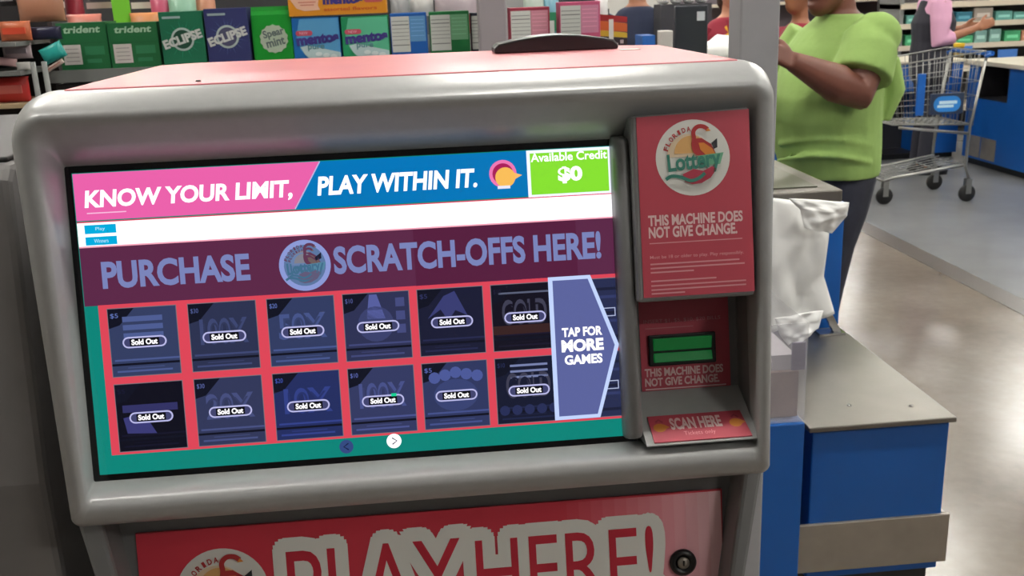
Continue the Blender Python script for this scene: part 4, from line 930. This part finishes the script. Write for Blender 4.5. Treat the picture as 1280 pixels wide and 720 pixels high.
t = MB(); t.tube([lp(CX1+.05, -.27, 1.06), lp(CX1+.05, .27, 1.06)], .017, blue, 12); t.tube([lp(CX1+.0, -.262, 1.04), lp(CX1+.05, -.262, 1.06)], .012, blue, 8); t.tube([lp(CX1+.0, .262, 1.04), lp(CX1+.05, .262, 1.06)], .012, blue, 8); plabel(obj('handle', t, cart), 'blue plastic handle')
A = at(1144, 145, y=CYc-.28); B = at(1158, 92, y=CYc-.28)
t = MB(); t.bx(A.x, B.x, CYc-.285, CYc-.265, A.z, B.z, blue); plabel(obj('corner_bumper', t, cart, bevel=.005), 'upright blue plastic strip')
A = at(1163, 144, y=CYc-.3); B = at(1206, 116, y=CYc-.3)
t = MB(); t.bx(A.x, B.x, CYc-.295, CYc-.27, A.z, B.z, flat(24, 40, 66)); a = Art(t, Plane(((A.x+B.x)/2, CYc-.295, (A.z+B.z)/2), (1, 0, 0), (0, 0, 1), (0, -1, 0)), .0006); w = (B.x-A.x)
a.pill(-w*.42, -.055, w*.42, .055, flat(30, 120, 196)); a.rect(-w*.25, .0, w*.3, .022, flat(190, 220, 236), 1); a.rect(-w*.3, -.025, w*.2, -.006, flat(190, 220, 236), 1)
plabel(obj('name_plate', t, cart), 'blue name plate with white marks')
for x, y in ((CX0+.05, -.18), (CX0+.05, .18), (CX1-.03, -.24), (CX1-.03, .24)):
    t = MB(); t.bx(x-.02, x+.02, CYc+y-.025, CYc+y-.02, .06, .17, wire); t.bx(x-.02, x+.02, CYc+y+.02, CYc+y+.025, .06, .17, wire); w_ = obj('caster_fork', t, cart)
    t = MB(); t.disc_ring(lp(x, y-.015, .062), (0, 1, 0), [(0, 0), (.055, 0), (.062, .006), (.062, .024), (.055, .03), (0, .03)], rubber, 20); obj('wheel', t, w_)

# ================================================================== far checkout
fc = thing('far_checkout', 'tall blue checkout counter with cream top and dark opening, at the right edge', 'counter', (5.3, 7.2, 0))
FX = 4.78
t = MB()
t.bx(FX, 5.7, 5.6, 7.88, .06, .86, blue); t.bx(FX, 5.7, 7.88, 8.33, .06, .58, blue); t.bx(FX+.25, 5.7, 7.88, 8.33, .58, .86, blue); t.bx(FX, 5.7, 8.33, 8.5, .06, .86, blue); obj('body', t, fc)
t = MB(); t.bx(FX+.001, FX+.249, 7.882, 8.328, .582, .59, flat(26, 24, 28)); t.bx(FX+.235, FX+.249, 7.882, 8.328, .59, .858, flat(22, 20, 24)); t.bx(FX+.001, FX+.235, 8.31, 8.328, .59, .858, flat(22, 20, 24)); t.bx(FX+.001, FX+.235, 7.882, 7.89, .59, .858, flat(22, 20, 24)); plabel(obj('opening_liner', t, fc), 'black lined opening')
t = MB(); t.bx(FX-.03, 5.73, 5.57, 8.52, .862, .90, mat('cream_laminate', (214, 206, 188), .3)); obj('worktop', t, fc, bevel=.005)
t = MB(); t.bx(FX+.04, 5.66, 5.64, 8.46, 0, .06, blackp); obj('kick_recess', t, fc)
for y0_, y1_ in ((7.98, 8.2), (8.22, 8.44)):
    t = MB(); t.bx(FX-.006, FX-.0005, y0_, y1_, .08, .26, steel_d); obj('kick_plate', t, fc)
f2 = thing('counter', 'blue counter with a black opening behind the shopping cart', 'counter', (4.2, 8.9, 0))
f2.name = 'low_counter'; WORLD[f2.name] = V((4.2, 8.9, 0))
t = MB(); t.bx(3.72, 4.86, 9.1, 9.5, .05, .86, blue); t.bx(3.72, 3.80, 8.75, 9.1, .05, .86, blue); t.bx(4.5, 4.86, 8.75, 9.1, .05, .86, blue); t.bx(3.80, 4.5, 8.75, 9.1, .62, .86, blue); obj('body', t, f2)
t = MB(); t.bx(3.805, 4.495, 9.08, 9.099, .06, .615, flat(18, 18, 26)); t.bx(3.805, 4.495, 8.76, 9.08, .05, .06, flat(22, 22, 28)); obj('opening_liner', t, f2)
t = MB(); t.bx(3.70, 4.88, 8.72, 9.52, .862, .885, mat('cream_laminate', (214, 206, 188), .3)); obj('worktop', t, f2)
t = MB(); t.bx(3.75, 4.85, 8.8, 9.48, 0, .05, blackp); obj('kick_recess', t, f2)
# product shelf behind it
sf = thing('product_shelf', 'cream edged store shelving with green packages, at the top right corner', 'shelf', (6.0, 10.4, 0))
cream = mat('cream_shelf', (200, 188, 168), .5)
t = MB(); t.bx(4.9, 8.2, 10.6, 10.65, 0, 2.1, mat('dark_grey_backing', (62, 60, 60), .7)); obj('back_panel', t, sf)
YS = 10.1; zz = [at(1235, q, y=YS).z for q in (53, 26, 1)]
for k, z in enumerate([.3, .7]+zz):
    t = MB(); t.bx(4.9, 8.2, YS, 10.6, z-.05, z, cream); obj('shelf', t, sf)
for x in (4.92, 8.18):
    t = MB(); t.bx(x-.02, x+.02, YS+.02, 10.6, 0, 2.1, gm_); obj('upright', t, sf)
rg = random.Random(11); GS = 'packages on the far shelves'
cl = [((60, 150, 100), 'green'), ((90, 150, 140), 'teal grey'), ((176, 120, 96), 'tan'), ((44, 110, 130), 'dark teal'), ((120, 160, 150), 'pale green'), ((150, 140, 130), 'beige')]
lev = {0: 'lower visible', 1: 'upper visible'}
seen = {}
for lv in (0, 1):
    x = 4.98; z = zz[lv]+.001; k = 0
    while x < 6.3:
        w = rg.uniform(.12, .2); hh = rg.uniform(.07, .13); col, nm = cl[(k*2+lv*3) % 6 if k % 2 else (k+lv) % 6]
        t = MB(); t.bx(x, x+w, YS+.03, YS+.28, z, z+hh, flat(*col)); a = Art(t, Plane((x+w/2, YS+.03, z), (1, 0, 0), (0, 0, 1), (0, -1, 0)), .0008); a.rect(-w*.35, hh*.3, w*.35, hh*.6, flat(*[min(255, c+50) for c in col]))
        key = (lv, nm); seen[key] = seen.get(key, 0)+1
        ordn = {1: 'first', 2: 'second', 3: 'third', 4: 'fourth'}[seen[key]]
        tag(obj('package', t, bevel=.004), '%s %s package from the left on the %s far shelf' % (ordn, nm, lev[lv]), 'package', GS); x += w+rg.uniform(.01, .04); k += 1
t = MB(); A = at(1216, 76, y=9.0); B = at(1246, 52, y=9.0)
px_ = thing('snack_carton', 'yellow topped green and tan carton standing on the blue counter by the pink sleeves', 'carton', ((A.x+B.x)/2, 9.0, .887))
t = MB(); t.bx(A.x-.25, B.x-.32, 8.98, 9.14, .8865, B.z-.03, mat('mottled_carton', (150, 128, 70), .6, noise=.4, nscale=40)); obj('box', t, px_)
t = MB(); t.bx(A.x-.25, B.x-.32, 8.97, 9.15, B.z-.0295, B.z, flat(216, 176, 40)); obj('lid', t, px_)
for x0_, x1_, y0_, y1_, lb in ((1198, 1216, 57, 67, 'left blue price strip under the far shelf'), (1247, 1272, 61, 73, 'right blue price strip under the far shelf')):
    A = at(x0_, y1_, y=YS-.01); B = at(x1_, y0_, y=YS-.01); t = MB(); t.bx(A.x, B.x, YS-.012, YS-.002, A.z, B.z, flat(60, 110, 180)); o = obj('price_strip', t, sf)
fr_ = thing('card_terminal', 'pale grey card terminal on a dark stem at the right edge of the photo', 'terminal', (5.05, 7.9, .901))
t = MB(); t.bx(5.02, 5.05, 7.9, 7.93, .901, 1.16, blackp); t.bx(4.98, 5.1, 7.86, 7.98, .901, .91, blackp); obj('stem', t, fr_)
t = MB(); t.box((5.06, 7.88, 1.27), (.16, .05, .24), mat('pale_grey_case', (176, 186, 190), .4), Matrix.Rotation(-.3, 3, 'X')); obj('case', t, fr_, bevel=.01)
# distant goods between the two shoppers
dr = thing('far_goods_rack', 'distant rack of white and yellow goods between the green shirt and the dark vest', 'rack', (4.6, 12.4, 0))
t = MB(); t.bx(3.2, 8.5, 12.6, 12.65, 0, 2.2, mat('mauve_grey_backing', (96, 88, 96), .7)); obj('back_panel', t, dr)  # plain mauve grey back panel
for z in (.5, 1.0, 1.38): t = MB(); t.bx(3.2, 8.5, 12.2, 12.6, z-.03, z, cream); obj('shelf', t, dr)
rg = random.Random(5); k = 0; x = 5.0
DC = [((206, 196, 190), 'white'), ((204, 166, 60), 'yellow'), ((70, 56, 96), 'purple'), ((190, 130, 110), 'peach'), ((160, 150, 150), 'grey')]
for lv, z in enumerate((1.0, 1.38)):
    x = 5.0
    for k in range(5):
        col, nm = DC[(k+lv*2) % 5]; w = .2; t = MB(); t.bx(x, x+w, 12.22, 12.45, z+.001, z+.17, flat(*col)); a = Art(t, Plane((x+w/2, 12.22, z), (1, 0, 0), (0, 0, 1), (0, -1, 0)), .001); a.rect(-w*.3, .05, w*.3, .11, flat(*[max(0, c-50) for c in col]))
        tag(obj('carton', t), '%s carton on the %s shelf of the distant goods rack' % (nm, ('lower', 'upper')[lv]), 'carton', 'cartons on the distant rack'); x += w+.03
# a dark aisle fixture behind the gum rack so the far side of the store reads
df = thing('aisle_shelving', 'dark aisle shelving far behind the gum rack', 'shelving', (-1.5, 9.0, 0))
t = MB(); t.bx(-4.5, .6, 9.0, 9.4, .1, 2.1, mat('aisle_dark', (52, 48, 50), .7)); obj('body', t, df)
for z in (.5, .95, 1.4): t = MB(); t.bx(-4.5, .6, 8.75, 9.0, z, z+.03, cream); obj('shelf', t, df)
t = MB(); t.bx(-4.5, .6, 8.9, 9.4, 0, .1, blackp); obj('plinth', t, df)

# ------------------------------------------------------------------ world and output look
w = bpy.data.worlds.new('World'); bpy.context.scene.world = w; w.use_nodes = True
w.node_tree.nodes['Background'].inputs[0].default_value = (.5, .52, .55, 1); w.node_tree.nodes['Background'].inputs[1].default_value = .15
vs = bpy.context.scene.view_settings
vs.view_transform = 'Standard'; vs.look = 'None'; vs.exposure = 0; vs.gamma = 1; vs.use_curve_mapping = False
